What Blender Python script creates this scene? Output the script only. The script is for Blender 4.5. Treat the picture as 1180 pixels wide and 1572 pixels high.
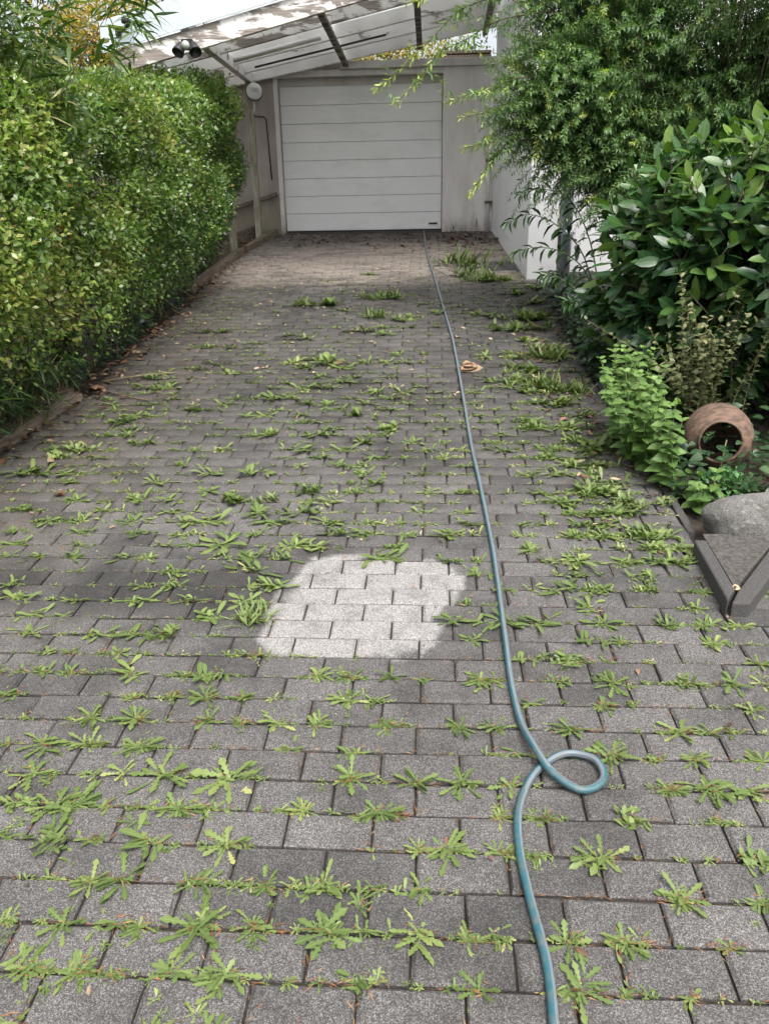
import bpy, math, random
import numpy as np
from mathutils import Vector, Matrix, Euler

for o in list(bpy.data.objects):
    bpy.data.objects.remove(o)
scene = bpy.context.scene
COL = scene.collection
R = math.radians
rng = np.random.default_rng(11)
random.seed(5)

# ------------------------------------------------------------ camera
PITCH, YAW, ROLL, EYE = R(20.5), R(3.7), R(1.0), 1.66
fw = Vector((-math.sin(YAW)*math.cos(PITCH), math.cos(YAW)*math.cos(PITCH), -math.sin(PITCH)))
r0 = Vector((math.cos(YAW), math.sin(YAW), 0)); u0 = r0.cross(fw)
rt = r0*math.cos(ROLL) - u0*math.sin(ROLL); up = u0*math.cos(ROLL) + r0*math.sin(ROLL)
cam = bpy.data.cameras.new('camera'); camo = bpy.data.objects.new('camera', cam); COL.objects.link(camo)
M = Matrix((rt, up, -fw)).transposed().to_4x4(); M.translation = (0, 0, EYE)
camo.matrix_world = M
cam.sensor_fit = 'VERTICAL'; cam.sensor_height = 24; cam.lens = 24*1181/1572
cam.clip_start = 0.05; cam.clip_end = 600
scene.camera = camo

# ------------------------------------------------------------ sky, sun, exposure
SUN_DIR = Vector((0.22, -0.46, 0.86)).normalized()     # towards the sun
w = bpy.data.worlds.new('World'); scene.world = w; w.use_nodes = True
nt = w.node_tree; nt.nodes.clear()
sky = nt.nodes.new('ShaderNodeTexSky'); sky.sky_type = 'NISHITA'; sky.sun_disc = False
sky.sun_elevation = math.asin(SUN_DIR.z); sky.sun_rotation = math.atan2(SUN_DIR.x, SUN_DIR.y)
sky.air_density = 1.0; sky.dust_density = 6.0; sky.ozone_density = 1.0
hs = nt.nodes.new('ShaderNodeHueSaturation'); hs.inputs['Saturation'].default_value = 0.28
bg = nt.nodes.new('ShaderNodeBackground'); bg.inputs['Strength'].default_value = 0.15
ow = nt.nodes.new('ShaderNodeOutputWorld')
nt.links.new(sky.outputs[0], hs.inputs['Color']); nt.links.new(hs.outputs[0], bg.inputs['Color']); nt.links.new(bg.outputs[0], ow.inputs[0])
sl = bpy.data.lights.new('sun', 'SUN'); sl.energy = 1.5; sl.angle = R(40); sl.color = (1, .965, .91)
so = bpy.data.objects.new('sun', sl); COL.objects.link(so)
so.rotation_euler = SUN_DIR.to_track_quat('Z', 'Y').to_euler()
vs = scene.view_settings
vs.view_transform = 'Standard'; vs.look = 'None'; vs.gamma = 1; vs.use_curve_mapping = False
vs.exposure = 1.05
cy = scene.cycles
cy.max_bounces = 5; cy.diffuse_bounces = 3; cy.glossy_bounces = 2; cy.transmission_bounces = 3; cy.transparent_max_bounces = 4
cy.caustics_reflective = False; cy.caustics_refractive = False
cy.use_adaptive_sampling = True; cy.adaptive_threshold = .03

# ------------------------------------------------------------ terrain profile (the drive climbs to the garage)
GA, GB = .045, .00677
def g(y):
    if y < 0: return GA*y*.3
    if y > 12.25: return GA*12.25 + GB*12.25**2
    return GA*y + GB*y*y
def slope(y): return math.atan(GA + 2*GB*min(max(y, 0), 12.25))
_ys = np.linspace(0, 12.6, 1261); _s = np.concatenate([[0], np.cumsum(np.sqrt(1+(GA+2*GB*_ys[:-1])**2)*.01)])
def y_of(s): return float(np.interp(s, _s, _ys))
def s_of(y): return float(np.interp(y, _ys, _s))
ROW, S0, BRICK = .1247, 1.24, .24
def row_snap(y):
    s = s_of(y); k = round((s-S0)/ROW); return y_of(S0+k*ROW)
XL, XR = -2.72, 1.235

# ------------------------------------------------------------ materials
def newmat(name):
    m = bpy.data.materials.new(name); m.use_nodes = True
    t = m.node_tree; t.nodes.clear()
    out = t.nodes.new('ShaderNodeOutputMaterial'); b = t.nodes.new('ShaderNodeBsdfPrincipled')
    t.links.new(b.outputs[0], out.inputs[0])
    return m, t, b, out
def N(t, typ, **kw):
    n = t.nodes.new(typ)
    for k, v in kw.items():
        if k in n.inputs.keys() if hasattr(n.inputs, 'keys') else False: n.inputs[k].default_value = v
        else: setattr(n, k, v)
    return n
def ramp(t, fac, stops):
    n = t.nodes.new('ShaderNodeValToRGB'); e = n.color_ramp.elements
    while len(e) < len(stops): e.new(.5)
    for i, (p, c) in enumerate(stops):
        e[i].position = p; e[i].color = (*c, 1) if len(c) == 3 else c
    if fac is not None: t.links.new(fac, n.inputs[0])
    return n.outputs[0]
def gray(v): return (v, v, v)
def noise(t, vec, scale, detail=3, rough=.55, dist=0):
    n = t.nodes.new('ShaderNodeTexNoise'); n.inputs['Scale'].default_value = scale
    n.inputs['Detail'].default_value = detail; n.inputs['Roughness'].default_value = rough; n.inputs['Distortion'].default_value = dist
    if vec is not None: t.links.new(vec, n.inputs['Vector'])
    return n.outputs['Fac']
def mix(t, fac, a, b, blend='MIX'):
    n = t.nodes.new('ShaderNodeMix'); n.data_type = 'RGBA'; n.blend_type = blend
    for sock, v in ((n.inputs[0], fac), (n.inputs[6], a), (n.inputs[7], b)):
        if hasattr(v, 'is_linked'): t.links.new(v, sock)
        elif isinstance(v, (int, float)): sock.default_value = v
        else: sock.default_value = (*v, 1)
    return n.outputs[2]
def mth(t, op, a, b=None, clamp=False):
    n = t.nodes.new('ShaderNodeMath'); n.operation = op; n.use_clamp = clamp
    for i, v in enumerate((a, b)):
        if v is None: continue
        if hasattr(v, 'is_linked'): t.links.new(v, n.inputs[i])
        else: n.inputs[i].default_value = v
    return n.outputs[0]
def mapr(t, v, a, b, c=0., d=1.):
    n = t.nodes.new('ShaderNodeMapRange'); n.interpolation_type = 'SMOOTHSTEP'
    t.links.new(v, n.inputs[0])
    for i, x in enumerate((a, b, c, d)): n.inputs[i+1].default_value = x
    return n.outputs[0]
def pos(t, scale=None):
    p = t.nodes.new('ShaderNodeNewGeometry').outputs['Position']
    if scale is None: return p
    m = t.nodes.new('ShaderNodeMapping'); m.inputs['Scale'].default_value = scale; t.links.new(p, m.inputs[0]); return m.outputs[0]
def bump(t, b, h, strength=.3, dist=.004):
    n = t.nodes.new('ShaderNodeBump'); n.inputs['Strength'].default_value = strength; n.inputs['Distance'].default_value = dist
    t.links.new(h, n.inputs['Height']); t.links.new(n.outputs[0], b.inputs['Normal'])
def tone_of(t):
    a = t.nodes.new('ShaderNodeAttribute'); a.attribute_name = 'tone'; a.attribute_type = 'GEOMETRY'
    o = t.nodes.new('ShaderNodeAttribute'); o.attribute_name = 'tone'; o.attribute_type = 'OBJECT'
    return mth(t, 'ADD', a.outputs['Fac'], o.outputs['Fac'])

def leaf_mat(name, stops, rough=.45, transl=.3, vein=None, spec=.5):
    m, t, b, out = newmat(name)
    tn = tone_of(t)
    nz = noise(t, pos(t), 60, 2)
    tn2 = mth(t, 'ADD', tn, mth(t, 'MULTIPLY', mth(t, 'SUBTRACT', nz, .5), .25))
    c = ramp(t, tn2, stops)
    if vein:
        e = t.nodes.new('ShaderNodeAttribute'); e.attribute_name = 'edge'
        f = ramp(t, e.outputs['Fac'], [(0, gray(vein[0])), (.16, gray(0))])
        c = mix(t, f, c, vein[1])
    t.links.new(c, b.inputs['Base Color'])
    b.inputs['Roughness'].default_value = rough; b.inputs['Specular IOR Level'].default_value = spec
    tr = t.nodes.new('ShaderNodeBsdfTranslucent'); t.links.new(mix(t, 1, c, (1.0, 1.25, .45), 'MULTIPLY'), tr.inputs[0])
    ms = t.nodes.new('ShaderNodeMixShader'); ms.inputs[0].default_value = transl
    t.links.new(b.outputs[0], ms.inputs[1]); t.links.new(tr.outputs[0], ms.inputs[2]); t.links.new(ms.outputs[0], out.inputs[0])
    return m
def plain(name, c1, c2=None, rough=.7, scale=6, bumpv=0, metallic=0, stretch=None, detail=5, lo=.35, hi=.65):
    m, t, b, out = newmat(name)
    n = noise(t, pos(t, stretch), scale, detail, .6)
    col = ramp(t, n, [(lo, c1), (hi, c2 or tuple(x*.8 for x in c1))])
    t.links.new(col, b.inputs['Base Color']); b.inputs['Roughness'].default_value = rough; b.inputs['Metallic'].default_value = metallic
    if bumpv: bump(t, b, n, bumpv, .01)
    return m

def paver_mat():
    m, t, b, out = newmat('exposed_aggregate_paver')
    p = pos(t)
    sp = t.nodes.new('ShaderNodeSeparateXYZ'); t.links.new(p, sp.inputs[0]); X, Y = sp.outputs[0], sp.outputs[1]
    v = t.nodes.new('ShaderNodeTexVoronoi'); v.inputs['Scale'].default_value = 400; t.links.new(p, v.inputs['Vector'])
    vs_ = t.nodes.new('ShaderNodeSeparateXYZ'); t.links.new(v.outputs['Color'], vs_.inputs[0])
    fine = noise(t, p, 300, 3, .75)
    grain = mth(t, 'ADD', mth(t, 'MULTIPLY', vs_.outputs[0], .55), mth(t, 'MULTIPLY', fine, .55))
    dirty = ramp(t, grain, [(.22, (.033, .031, .030)), (.5, (.077, .072, .069)), (.68, (.134, .126, .121)), (.88, (.28, .268, .258))])
    clean = ramp(t, grain, [(.2, (.066, .062, .060)), (.45, (.172, .164, .158)), (.65, (.30, .287, .277)), (.9, (.43, .415, .40))])
    # cleaned round patch, edge broken by noise
    wob = mth(t, 'MULTIPLY', mth(t, 'SUBTRACT', noise(t, p, 6, 4), .5), 1.1)
    ex = mth(t, 'POWER', mth(t, 'ABSOLUTE', mth(t, 'DIVIDE', mth(t, 'ADD', mth(t, 'ADD', X, .282), mth(t, 'MULTIPLY', mth(t, 'SUBTRACT', Y, 2.86), -.16)), .37)), 3.6)
    ey = mth(t, 'POWER', mth(t, 'ABSOLUTE', mth(t, 'DIVIDE', mth(t, 'SUBTRACT', Y, 2.875), .40)), 3.6)
    tn = tone_of(t)
    el = mth(t, 'ADD', mth(t, 'ADD', mth(t, 'ADD', ex, ey), wob), mth(t, 'MULTIPLY', tn, 1.6))
    pm = mth(t, 'MULTIPLY', mapr(t, el, .72, 1.12, 1, 0), ramp(t, noise(t, p, 11, 5, .7), [(.32, gray(.5)), (.52, gray(1))]))
    # weathering, then a tone that darkens further up the drive
    big = noise(t, p, 1.6, 3, .6)
    mid = noise(t, pos(t, (1, 1.6, 1)), 7, 3, .6)
    val = mth(t, 'ADD', mth(t, 'ADD', mth(t, 'MULTIPLY', big, .75), mth(t, 'MULTIPLY', mid, .45)), mth(t, 'MULTIPLY', tn, .34))
    shade = ramp(t, val, [(.40, gray(.42)), (.58, gray(.74)), (.78, gray(1.0)), (1.0, gray(1.25))])
    d2 = mix(t, 1, dirty, shade, 'MULTIPLY')
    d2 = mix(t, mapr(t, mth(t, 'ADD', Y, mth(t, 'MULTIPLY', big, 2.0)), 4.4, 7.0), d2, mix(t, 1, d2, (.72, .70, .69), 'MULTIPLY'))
    bl = ramp(t, noise(t, p, 1.1, 5, .65), [(.54, gray(0)), (.66, gray(.75))])
    d2 = mix(t, bl, d2, mix(t, 1, d2, (.50, .50, .47), 'MULTIPLY'))
    # brown moss film towards the hedge side
    lf = mth(t, 'MULTIPLY', mapr(t, X, -1.3, -2.5, 0, .75), ramp(t, noise(t, p, 3, 2), [(.3, gray(.2)), (.65, gray(1))]))
    d2 = mix(t, lf, d2, mix(t, 1, d2, (.85, .70, .55), 'MULTIPLY'))
    # a few wet dark blocks at the left
    wet = mth(t, 'MULTIPLY', mth(t, 'MULTIPLY', mapr(t, X, -.55, -.95), mapr(t, mth(t, 'ABSOLUTE', mth(t, 'SUBTRACT', Y, 2.98)), .30, .10)), ramp(t, noise(t, p, 2.2, 3), [(.32, gray(.2)), (.55, gray(1))]))
    d2 = mix(t, wet, d2, mix(t, 1, d2, gray(.42), 'MULTIPLY'))
    # sandy silt washed down from the door
    st = noise(t, pos(t, (.9, 3.2, 1)), 2.2, 4, .65)
    silt = mth(t, 'MULTIPLY', mapr(t, mth(t, 'ADD', Y, mth(t, 'MULTIPLY', st, 1.0)), 9.55, 10.2), ramp(t, st, [(.33, gray(.25)), (.52, gray(1))]))
    silt = mth(t, 'MULTIPLY', silt, mapr(t, Y, 11.9, 11.1, .25, 1))
    siltc = ramp(t, noise(t, p, 40, 2), [(.3, (.17, .145, .12)), (.7, (.33, .285, .25))])
    d2 = mix(t, mth(t, 'MULTIPLY', silt, .85), d2, siltc)
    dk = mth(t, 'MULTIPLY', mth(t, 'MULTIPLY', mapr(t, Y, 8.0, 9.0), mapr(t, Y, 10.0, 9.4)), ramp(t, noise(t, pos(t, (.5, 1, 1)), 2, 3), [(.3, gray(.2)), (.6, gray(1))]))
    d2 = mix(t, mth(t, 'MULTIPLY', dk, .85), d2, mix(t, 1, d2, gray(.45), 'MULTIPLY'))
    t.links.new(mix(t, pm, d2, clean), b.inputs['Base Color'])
    b.inputs['Roughness'].default_value = .82
    bump(t, b, grain, .55, .0025)
    return m

MAT = {}
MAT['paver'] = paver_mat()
MAT['joint'] = plain('joint_sand', (.012, .010, .008), (.045, .033, .022), .95, 60, .5)
MAT['soil'] = plain('garden_soil', (.020, .015, .011), (.065, .048, .033), .95, 9, .8)
MAT['kerb'] = plain('dark_concrete_kerb', (.028, .027, .027), (.095, .09, .087), .85, 220, .5)
MAT['slabfill'] = plain('worn_concrete', (.030, .027, .025), (.098, .088, .078), .9, 60, .5)
MAT['boulder'] = plain('grey_stone', (.055, .053, .050), (.22, .21, .20), .9, 130, 1.0, detail=6)
MAT['terracotta'] = plain('weathered_terracotta', (.070, .048, .036), (.195, .122, .084), .85, 14, .15, stretch=(1, 3, 3))
MAT['steelgrate'] = plain('galvanised_steel', (.10, .10, .10), (.2, .2, .2), .6, 20, 0, .4)
MAT['timber'] = plain('weathered_timber', (.075, .058, .042), (.20, .16, .12), .9, 9, .6, stretch=(6, .5, 6))
MAT['post'] = plain('algae_stained_post', (.20, .19, .13), (.42, .39, .32), .85, 5, .3, stretch=(3, 3, .6))
MAT['fascia'] = plain('zinc_flashing', (.50, .585, .63), (.58, .66, .70), .38, 1.6, 0, .15)
MAT['pipewhite'] = plain('white_plastic', (.66, .66, .64), (.74, .74, .73), .45, 3)
MAT['pipegrey'] = plain('grey_plastic', (.30, .34, .39), (.36, .40, .45), .4, 3)
MAT['black'] = plain('black_plastic', (.007, .007, .008), (.012, .012, .013), .5, 4)
MAT['lens'] = plain('lamp_glass', (.30, .33, .30), (.42, .44, .40), .15, 30)
MAT['bark'] = plain('twig_bark', (.060, .044, .030), (.16, .12, .085), .9, 30, .3)
MAT['palebark'] = plain('dry_stem', (.13, .10, .055), (.25, .20, .115), .85, 20)
MAT['greenstem'] = plain('green_stem', (.08, .12, .03), (.14, .18, .06), .6, 20)
MAT['dryleaf'] = leaf_mat('dry_leaf', [(0, (.06, .030, .018)), (.35, (.13, .062, .034)), (.7, (.27, .155, .090)), (1, (.46, .36, .23))], .7, .12)
MAT['needle'] = leaf_mat('dry_needle', [(0, (.07, .032, .015)), (.6, (.20, .085, .032)), (1, (.32, .19, .085))], .7, .05)

def wall_mat(name, base, dirt, lo=.45, hi=.75, streak=(2.2, 2.2, .5), foot=None):
    m, t, b, out = newmat(name)
    n1 = noise(t, pos(t, streak), 2.2, 6, .62); n2 = noise(t, pos(t), 90, 3)
    f = ramp(t, n1, [(lo, gray(0)), (hi, gray(1))])
    c = mix(t, f, base, dirt)
    if foot:   # splash dirt and algae growing from the foot of the wall, own colour
        sp = t.nodes.new('ShaderNodeSeparateXYZ'); t.links.new(pos(t), sp.inputs[0])
        h = mth(t, 'ADD', sp.outputs[2], mth(t, 'MULTIPLY', noise(t, pos(t, (3, 3, 1)), 3, 5), -.55))
        c = mix(t, mapr(t, h, foot[0], foot[1], .85, 0), c, foot[2])
    t.links.new(c, b.inputs['Base Color']); b.inputs['Roughness'].default_value = .88
    bump(t, b, n2, .25, .004)
    return m
MAT['gwall'] = wall_mat('garage_render', (.74, .715, .70), (.56, .53, .50), foot=(1.15, 1.55, (.16, .14, .12)))
MAT['gwall_left'] = wall_mat('garage_render_brown', (.42, .365, .34), (.30, .26, .24), .4, .65, foot=(1.2, 2.2, (.20, .175, .11)))
MAT['lintel'] = wall_mat('painted_lintel', (.66, .64, .62), (.48, .46, .44))
MAT['hwall'] = wall_mat('house_white_render', (.80, .805, .82), (.68, .68, .68), .5, .85, foot=(.35, .95, (.45, .42, .38)))

def door_mat():
    m, t, b, out = newmat('garage_door_steel')
    n1 = noise(t, pos(t, (1.2, 1, 24)), 5, 5, .6); n2 = noise(t, pos(t, (1, 1, 2.5)), 2.4, 5)
    c = ramp(t, n1, [(.3, (.79, .795, .80)), (.7, (.86, .865, .87))])
    sc = ramp(t, noise(t, pos(t, (2, 1, 16)), 3.0, 3), [(.66, gray(0)), (.72, gray(.6))])
    c = mix(t, sc, c, (.93, .93, .94))
    c = mix(t, ramp(t, n2, [(.5, gray(0)), (.8, gray(.35))]), c, (.58, .57, .55))
    t.links.new(c, b.inputs['Base Color']); b.inputs['Roughness'].default_value = .5
    bump(t, b, n1, .08, .002)
    return m
MAT['door'] = door_mat()
def peel_mat(nm='peeling_white_wood', th=.61):
    m, t, b, out = newmat(nm)
    n1 = noise(t, pos(t, (.8, 2, 2.4)), 2.6, 7, .68, .4); n2 = noise(t, pos(t, (.7, 6, 14)), 5, 5, .6)
    wood = ramp(t, n2, [(.3, (.13, .11, .095)), (.7, (.36, .315, .28))])
    paint = ramp(t, noise(t, pos(t), 3, 4), [(.3, (.68, .655, .63)), (.7, (.84, .83, .82))])
    f = ramp(t, n1, [(th-.02, gray(0)), (th+.03, gray(1))])
    t.links.new(mix(t, f, paint, wood), b.inputs['Base Color']); b.inputs['Roughness'].default_value = .8
    bump(t, b, f, .4, .003)
    return m
MAT['peel'] = peel_mat()
MAT['peel_bare'] = peel_mat('bare_peeling_wood', .49)
MAT['rotwood'] = plain('bare_grey_wood', (.075, .060, .050), (.27, .235, .21), .9, 3.5, .5, stretch=(.7, 3, 6), detail=7, lo=.4, hi=.6)
def panel_mat():
    m, t, b, out = newmat('translucent_roof_sheet')
    tr = t.nodes.new('ShaderNodeBsdfTranslucent'); df = t.nodes.new('ShaderNodeBsdfDiffuse')
    c = ramp(t, noise(t, pos(t), 3, 5), [(.3, (.70, .71, .71)), (.7, (.90, .91, .91))])
    t.links.new(c, tr.inputs[0]); t.links.new(c, df.inputs[0])
    ms = t.nodes.new('ShaderNodeMixShader'); ms.inputs[0].default_value = .7
    t.links.new(df.outputs[0], ms.inputs[1]); t.links.new(tr.outputs[0], ms.inputs[2]); t.links.new(ms.outputs[0], out.inputs[0])
    return m
MAT['sheet'] = panel_mat()
def hose_mats():
    r = []
    for nm, c in (('hose_teal', (.022, .098, .122)), ('hose_grey_stripe', (.14, .17, .195)), ('hose_pink_line', (.20, .12, .14))):
        m, t, b, out = newmat(nm)
        n = noise(t, pos(t), 35, 4)
        t.links.new(mix(t, ramp(t, n, [(.42, gray(0)), (.68, gray(.6))]), c, (.13, .125, .11)), b.inputs['Base Color'])
        b.inputs['Roughness'].default_value = .5; r.append(m)
    return r
HOSE = hose_mats()
MAT['privet'] = leaf_mat('hedge_leaf', [(0, (.034, .070, .020)), (.35, (.082, .158, .038)), (.65, (.165, .258, .058)), (.93, (.32, .40, .095)), (1, (.30, .17, .07))], .28, .38, spec=.6)
MAT['willow'] = leaf_mat('willow_leaf', [(0, (.045, .090, .036)), (.45, (.115, .212, .080)), (.75, (.19, .305, .105)), (1, (.48, .52, .13))], .46, .38)
MAT['laurel'] = leaf_mat('laurel_leaf', [(0, (.018, .050, .022)), (.5, (.034, .088, .032)), (.8, (.064, .138, .036)), (1, (.14, .225, .048))], .26, .22, vein=(.55, (.13, .21, .07)), spec=.45)
MAT['mint'] = leaf_mat('balm_leaf', [(0, (.060, .125, .030)), (.6, (.125, .22, .055)), (1, (.22, .33, .095))], .5, .3, vein=(.4, (.26, .36, .12)))
MAT['weed'] = leaf_mat('weed_leaf', [(0, (.20, .085, .05)), (.06, (.062, .098, .026)), (.45, (.120, .176, .048)), (.8, (.205, .262, .080)), (1, (.36, .37, .14))], .5, .22, vein=(.4, (.30, .36, .14)))
MAT['bamboo'] = leaf_mat('bamboo_leaf', [(0, (.018, .045, .014)), (.5, (.055, .105, .028)), (.85, (.13, .20, .05)), (1, (.40, .36, .18))], .4, .3)
MAT['ivy'] = leaf_mat('ivy_leaf', [(0, (.014, .036, .016)), (.6, (.035, .075, .030)), (1, (.09, .15, .05))], .35, .15, vein=(.5, (.12, .17, .09)))
MAT['curly'] = leaf_mat('cranesbill_leaf', [(0, (.03, .11, .03)), (1, (.08, .21, .055))], .5, .25)
MAT['drygreen'] = leaf_mat('fading_leaf', [(0, (.06, .085, .03)), (.6, (.15, .17, .07)), (1, (.30, .27, .14))], .6, .25)
MAT['autumn'] = leaf_mat('yellow_leaf', [(0, (.09, .12, .03)), (.4, (.30, .24, .05)), (.8, (.55, .40, .06)), (1, (.42, .17, .05))], .5, .35)
MAT['tree'] = leaf_mat('tree_leaf', [(0, (.03, .06, .02)), (1, (.12, .17, .05))], .5, .3)

# ------------------------------------------------------------ object helpers
def link(o, parent=None):
    COL.objects.link(o)
    if parent is not None: o.parent = parent
    return o
def tag(o, label=None, cat=None, group=None, kind=None):
    if label: o['label'] = label
    if cat: o['category'] = cat
    if group: o['group'] = group
    if kind: o['kind'] = kind
    return o
def empty(name, loc, label, cat, group=None, rz=0):
    o = bpy.data.objects.new(name, None); o.empty_display_size = .1; o.location = loc; o.rotation_euler.z = rz
    link(o); return tag(o, label, cat, group)

def np_mesh(name, co, tris, tone=None, edge=None, mat=None, smooth=False):
    co = np.ascontiguousarray(co, dtype=np.float32); tris = np.ascontiguousarray(tris, dtype=np.int32)
    me = bpy.data.meshes.new(name)
    me.vertices.add(len(co)); me.vertices.foreach_set('co', co.ravel())
    me.loops.add(tris.size); me.loops.foreach_set('vertex_index', tris.ravel())
    me.polygons.add(len(tris)); me.polygons.foreach_set('loop_start', np.arange(0, tris.size, 3, dtype=np.int32))
    me.update(calc_edges=True); me.validate()
    if smooth: me.polygons.foreach_set('use_smooth', np.ones(len(tris), dtype=bool))
    for nm, v in (('tone', tone), ('edge', edge)):
        if v is not None:
            a = me.attributes.new(nm, 'FLOAT', 'POINT'); a.data.foreach_set('value', np.ascontiguousarray(v, dtype=np.float32))
    if mat: me.materials.append(mat)
    return me

def norm(v): return v/np.maximum(np.linalg.norm(v, axis=-1, keepdims=True), 1e-9)
PROF = {
 'oval1': [(.45, 1.0)],
 'oval2': [(.28, .86), (.68, .86)],
 'oval3': [(.18, .62), (.45, 1.0), (.78, .72)],
 'lance': [(.2, .34), (.5, .78), (.75, 1.0), (.92, .6)],
 'blade': [(.15, .7), (.45, 1.0), (.8, .55)],
 'heart': [(.06, .75), (.3, 1.0), (.62, .72), (.85, .33)],
 'dandy': [(.14, .16), (.27, .52), (.33, .22), (.45, .72), (.51, .30), (.62, .92), (.69, .46), (.80, 1.0), (.91, .58)],
}
def leaves(P, D, Nn, L, W, prof, fold=.2, curl=.15, tone=None, jag=0):
    """many leaves as one triangle soup: P base, D axis, Nn upper side"""
    n = len(P); D = norm(D); S = norm(np.cross(D, Nn)); U = np.cross(S, D)
    st = PROF[prof]; K = len(st); nv = 2+3*K
    V = np.zeros((n, nv, 3)); E = np.zeros((n, nv))
    L = np.broadcast_to(L, (n,)).reshape(n, 1); W = np.broadcast_to(W, (n,)).reshape(n, 1)
    cu = np.broadcast_to(curl, (n,)).reshape(n, 1)
    mid = lambda tt: P + D*L*tt - U*cu*L*tt*tt
    V[:, 0] = P; V[:, 1] = mid(1.0)
    for k, (tt, ww) in enumerate(st):
        m = mid(tt); hw = W*ww*.5
        if jag: hw = hw*(1+jag*(rng.random((n, 1))-.5))
        V[:, 2+3*k] = m - S*hw + U*hw*fold*2*.5
        V[:, 3+3*k] = m
        V[:, 4+3*k] = m + S*hw + U*hw*fold*2*.5
        E[:, 2+3*k] = 1; E[:, 4+3*k] = 1
    T = [(0, 3, 2), (0, 4, 3)]
    for k in range(K-1):
        a = 2+3*k; b = a+3
        T += [(a, a+1, b+1), (a, b+1, b), (a+1, a+2, b+2), (a+1, b+2, b+1)]
    a = 2+3*(K-1); T += [(a, a+1, 1), (a+1, a+2, 1)]
    T = np.array(T)
    tris = (T[None] + (np.arange(n)*nv)[:, None, None]).reshape(-1, 3)
    tn = np.repeat(np.broadcast_to(tone if tone is not None else rng.random(n), (n,)), nv)
    return V.reshape(-1, 3), tris, tn, E.ravel()
class Soup:
    def __init__(s): s.c = []; s.t = []; s.a = []; s.e = []; s.n = 0
    def add(s, co, tr, tone=None, edge=None):
        s.c.append(co); s.t.append(tr+s.n); s.n += len(co)
        s.a.append(np.zeros(len(co)) if tone is None else tone); s.e.append(np.zeros(len(co)) if edge is None else edge)
    def stick(s, pts, rad, sides=4, tone=0.):
        pts = np.asarray(pts, float); n = len(pts); rad = np.broadcast_to(rad, (n,))
        tg = np.gradient(pts, axis=0); tg = norm(tg)
        ref = np.array([.13, .21, .97]) if abs(tg[0][2]) < .9 else np.array([1, 0, 0.])
        a = norm(np.cross(tg, ref)); b = np.cross(tg, a)
        an = np.linspace(0, 2*np.pi, sides, endpoint=False)
        V = pts[:, None] + rad[:, None, None]*(a[:, None]*np.cos(an)[None, :, None] + b[:, None]*np.sin(an)[None, :, None])
        V = V.reshape(-1, 3); F = []
        for i in range(n-1):
            for j in range(sides):
                p, q = i*sides+j, i*sides+(j+1) % sides
                F += [(p, q, q+sides), (p, q+sides, p+sides)]
        for j in range(1, sides-1):
            F += [(0, j+1, j), ((n-1)*sides, (n-1)*sides+j, (n-1)*sides+j+1)]
        s.add(V, np.array(F), np.full(len(V), tone))
    def obj(s, name, mat, parent=None, smooth=False):
        me = np_mesh(name, np.concatenate(s.c), np.concatenate(s.t), np.concatenate(s.a), np.concatenate(s.e), mat, smooth)
        return link(bpy.data.objects.new(name, me), parent)

def pmesh(name, verts, faces, mat, parent=None, bev=0, smooth=False):
    me = bpy.data.meshes.new(name); me.from_pydata([tuple(v) for v in verts], [], faces); me.update()
    if smooth: me.polygons.foreach_set('use_smooth', [True]*len(me.polygons))
    me.materials.append(mat)
    o = link(bpy.data.objects.new(name, me), parent)
    if bev:
        b = o.modifiers.new('bevel', 'BEVEL'); b.width = bev; b.segments = 2; b.limit_method = 'ANGLE'
    return o
BOXF = [(0, 3, 2, 1), (4, 5, 6, 7), (0, 1, 5, 4), (1, 2, 6, 5), (2, 3, 7, 6), (3, 0, 4, 7)]
def box(name, lo, hi, mat, parent=None, bev=.004):
    (a, b, c), (d, e, f) = lo, hi
    return pmesh(name, [(a, b, c), (d, b, c), (d, e, c), (a, e, c), (a, b, f), (d, b, f), (d, e, f), (a, e, f)], BOXF, mat, parent, bev)
def beam(name, p, q, wd, ht, mat, parent=None, bev=.006):
    """box between two points, wd across, ht downwards from the line"""
    p, q = Vector(p), Vector(q); d = (q-p).normalized(); s = d.cross(Vector((0, 0, 1)))
    if s.length < .01: s = Vector((1, 0, 0))
    s.normalize(); u = s.cross(d)
    v = [c + s*a*wd/2 + u*b for c in (p, q) for a, b in ((-1, -ht), (1, -ht), (1, 0), (-1, 0))]
    return pmesh(name, v, [(0, 1, 2, 3), (4, 7, 6, 5), (0, 4, 5, 1), (1, 5, 6, 2), (2, 6, 7, 3), (3, 7, 4, 0)], mat, parent, bev)
def lathe(name, prof, axis_mat, mat, parent=None, n=40, jitter=0):
    V = []; F = []
    for i, (r, z) in enumerate(prof):
        for j in range(n):
            a = 2*math.pi*j/n; rr = r*(1+jitter*math.sin(3*a+i*.7)*.5)
            V.append(axis_mat @ Vector((rr*math.cos(a), rr*math.sin(a), z)))
    for i in range(len(prof)-1):
        for j in range(n):
            F.append((i*n+j, i*n+(j+1) % n, (i+1)*n+(j+1) % n, (i+1)*n+j))
    F.append(tuple(range(n))[::-1]); F.append(tuple((len(prof)-1)*n+j for j in range(n)))
    return pmesh(name, V, F, mat, parent, 0, True)
def tube(name, pts, r, mat, parent=None, sides=12):
    s = Soup(); s.stick(pts, r, sides); return s.obj(name, mat, parent, True)
_tmpl = {}
def leaf_template(prof, fold, curl, mat, key):
    k = (prof, fold, curl, mat.name, key)
    if k not in _tmpl:
        co, tr, tn, ed = leaves(np.zeros((1, 3)), np.array([[0, 1., 0]]), np.array([[0, 0, 1.]]), 1., 1., prof, fold, curl, np.zeros(1), jag=.25)
        _tmpl[k] = np_mesh('leaf', co, tr, tn, ed, mat, True)
    return _tmpl[k]
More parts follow.
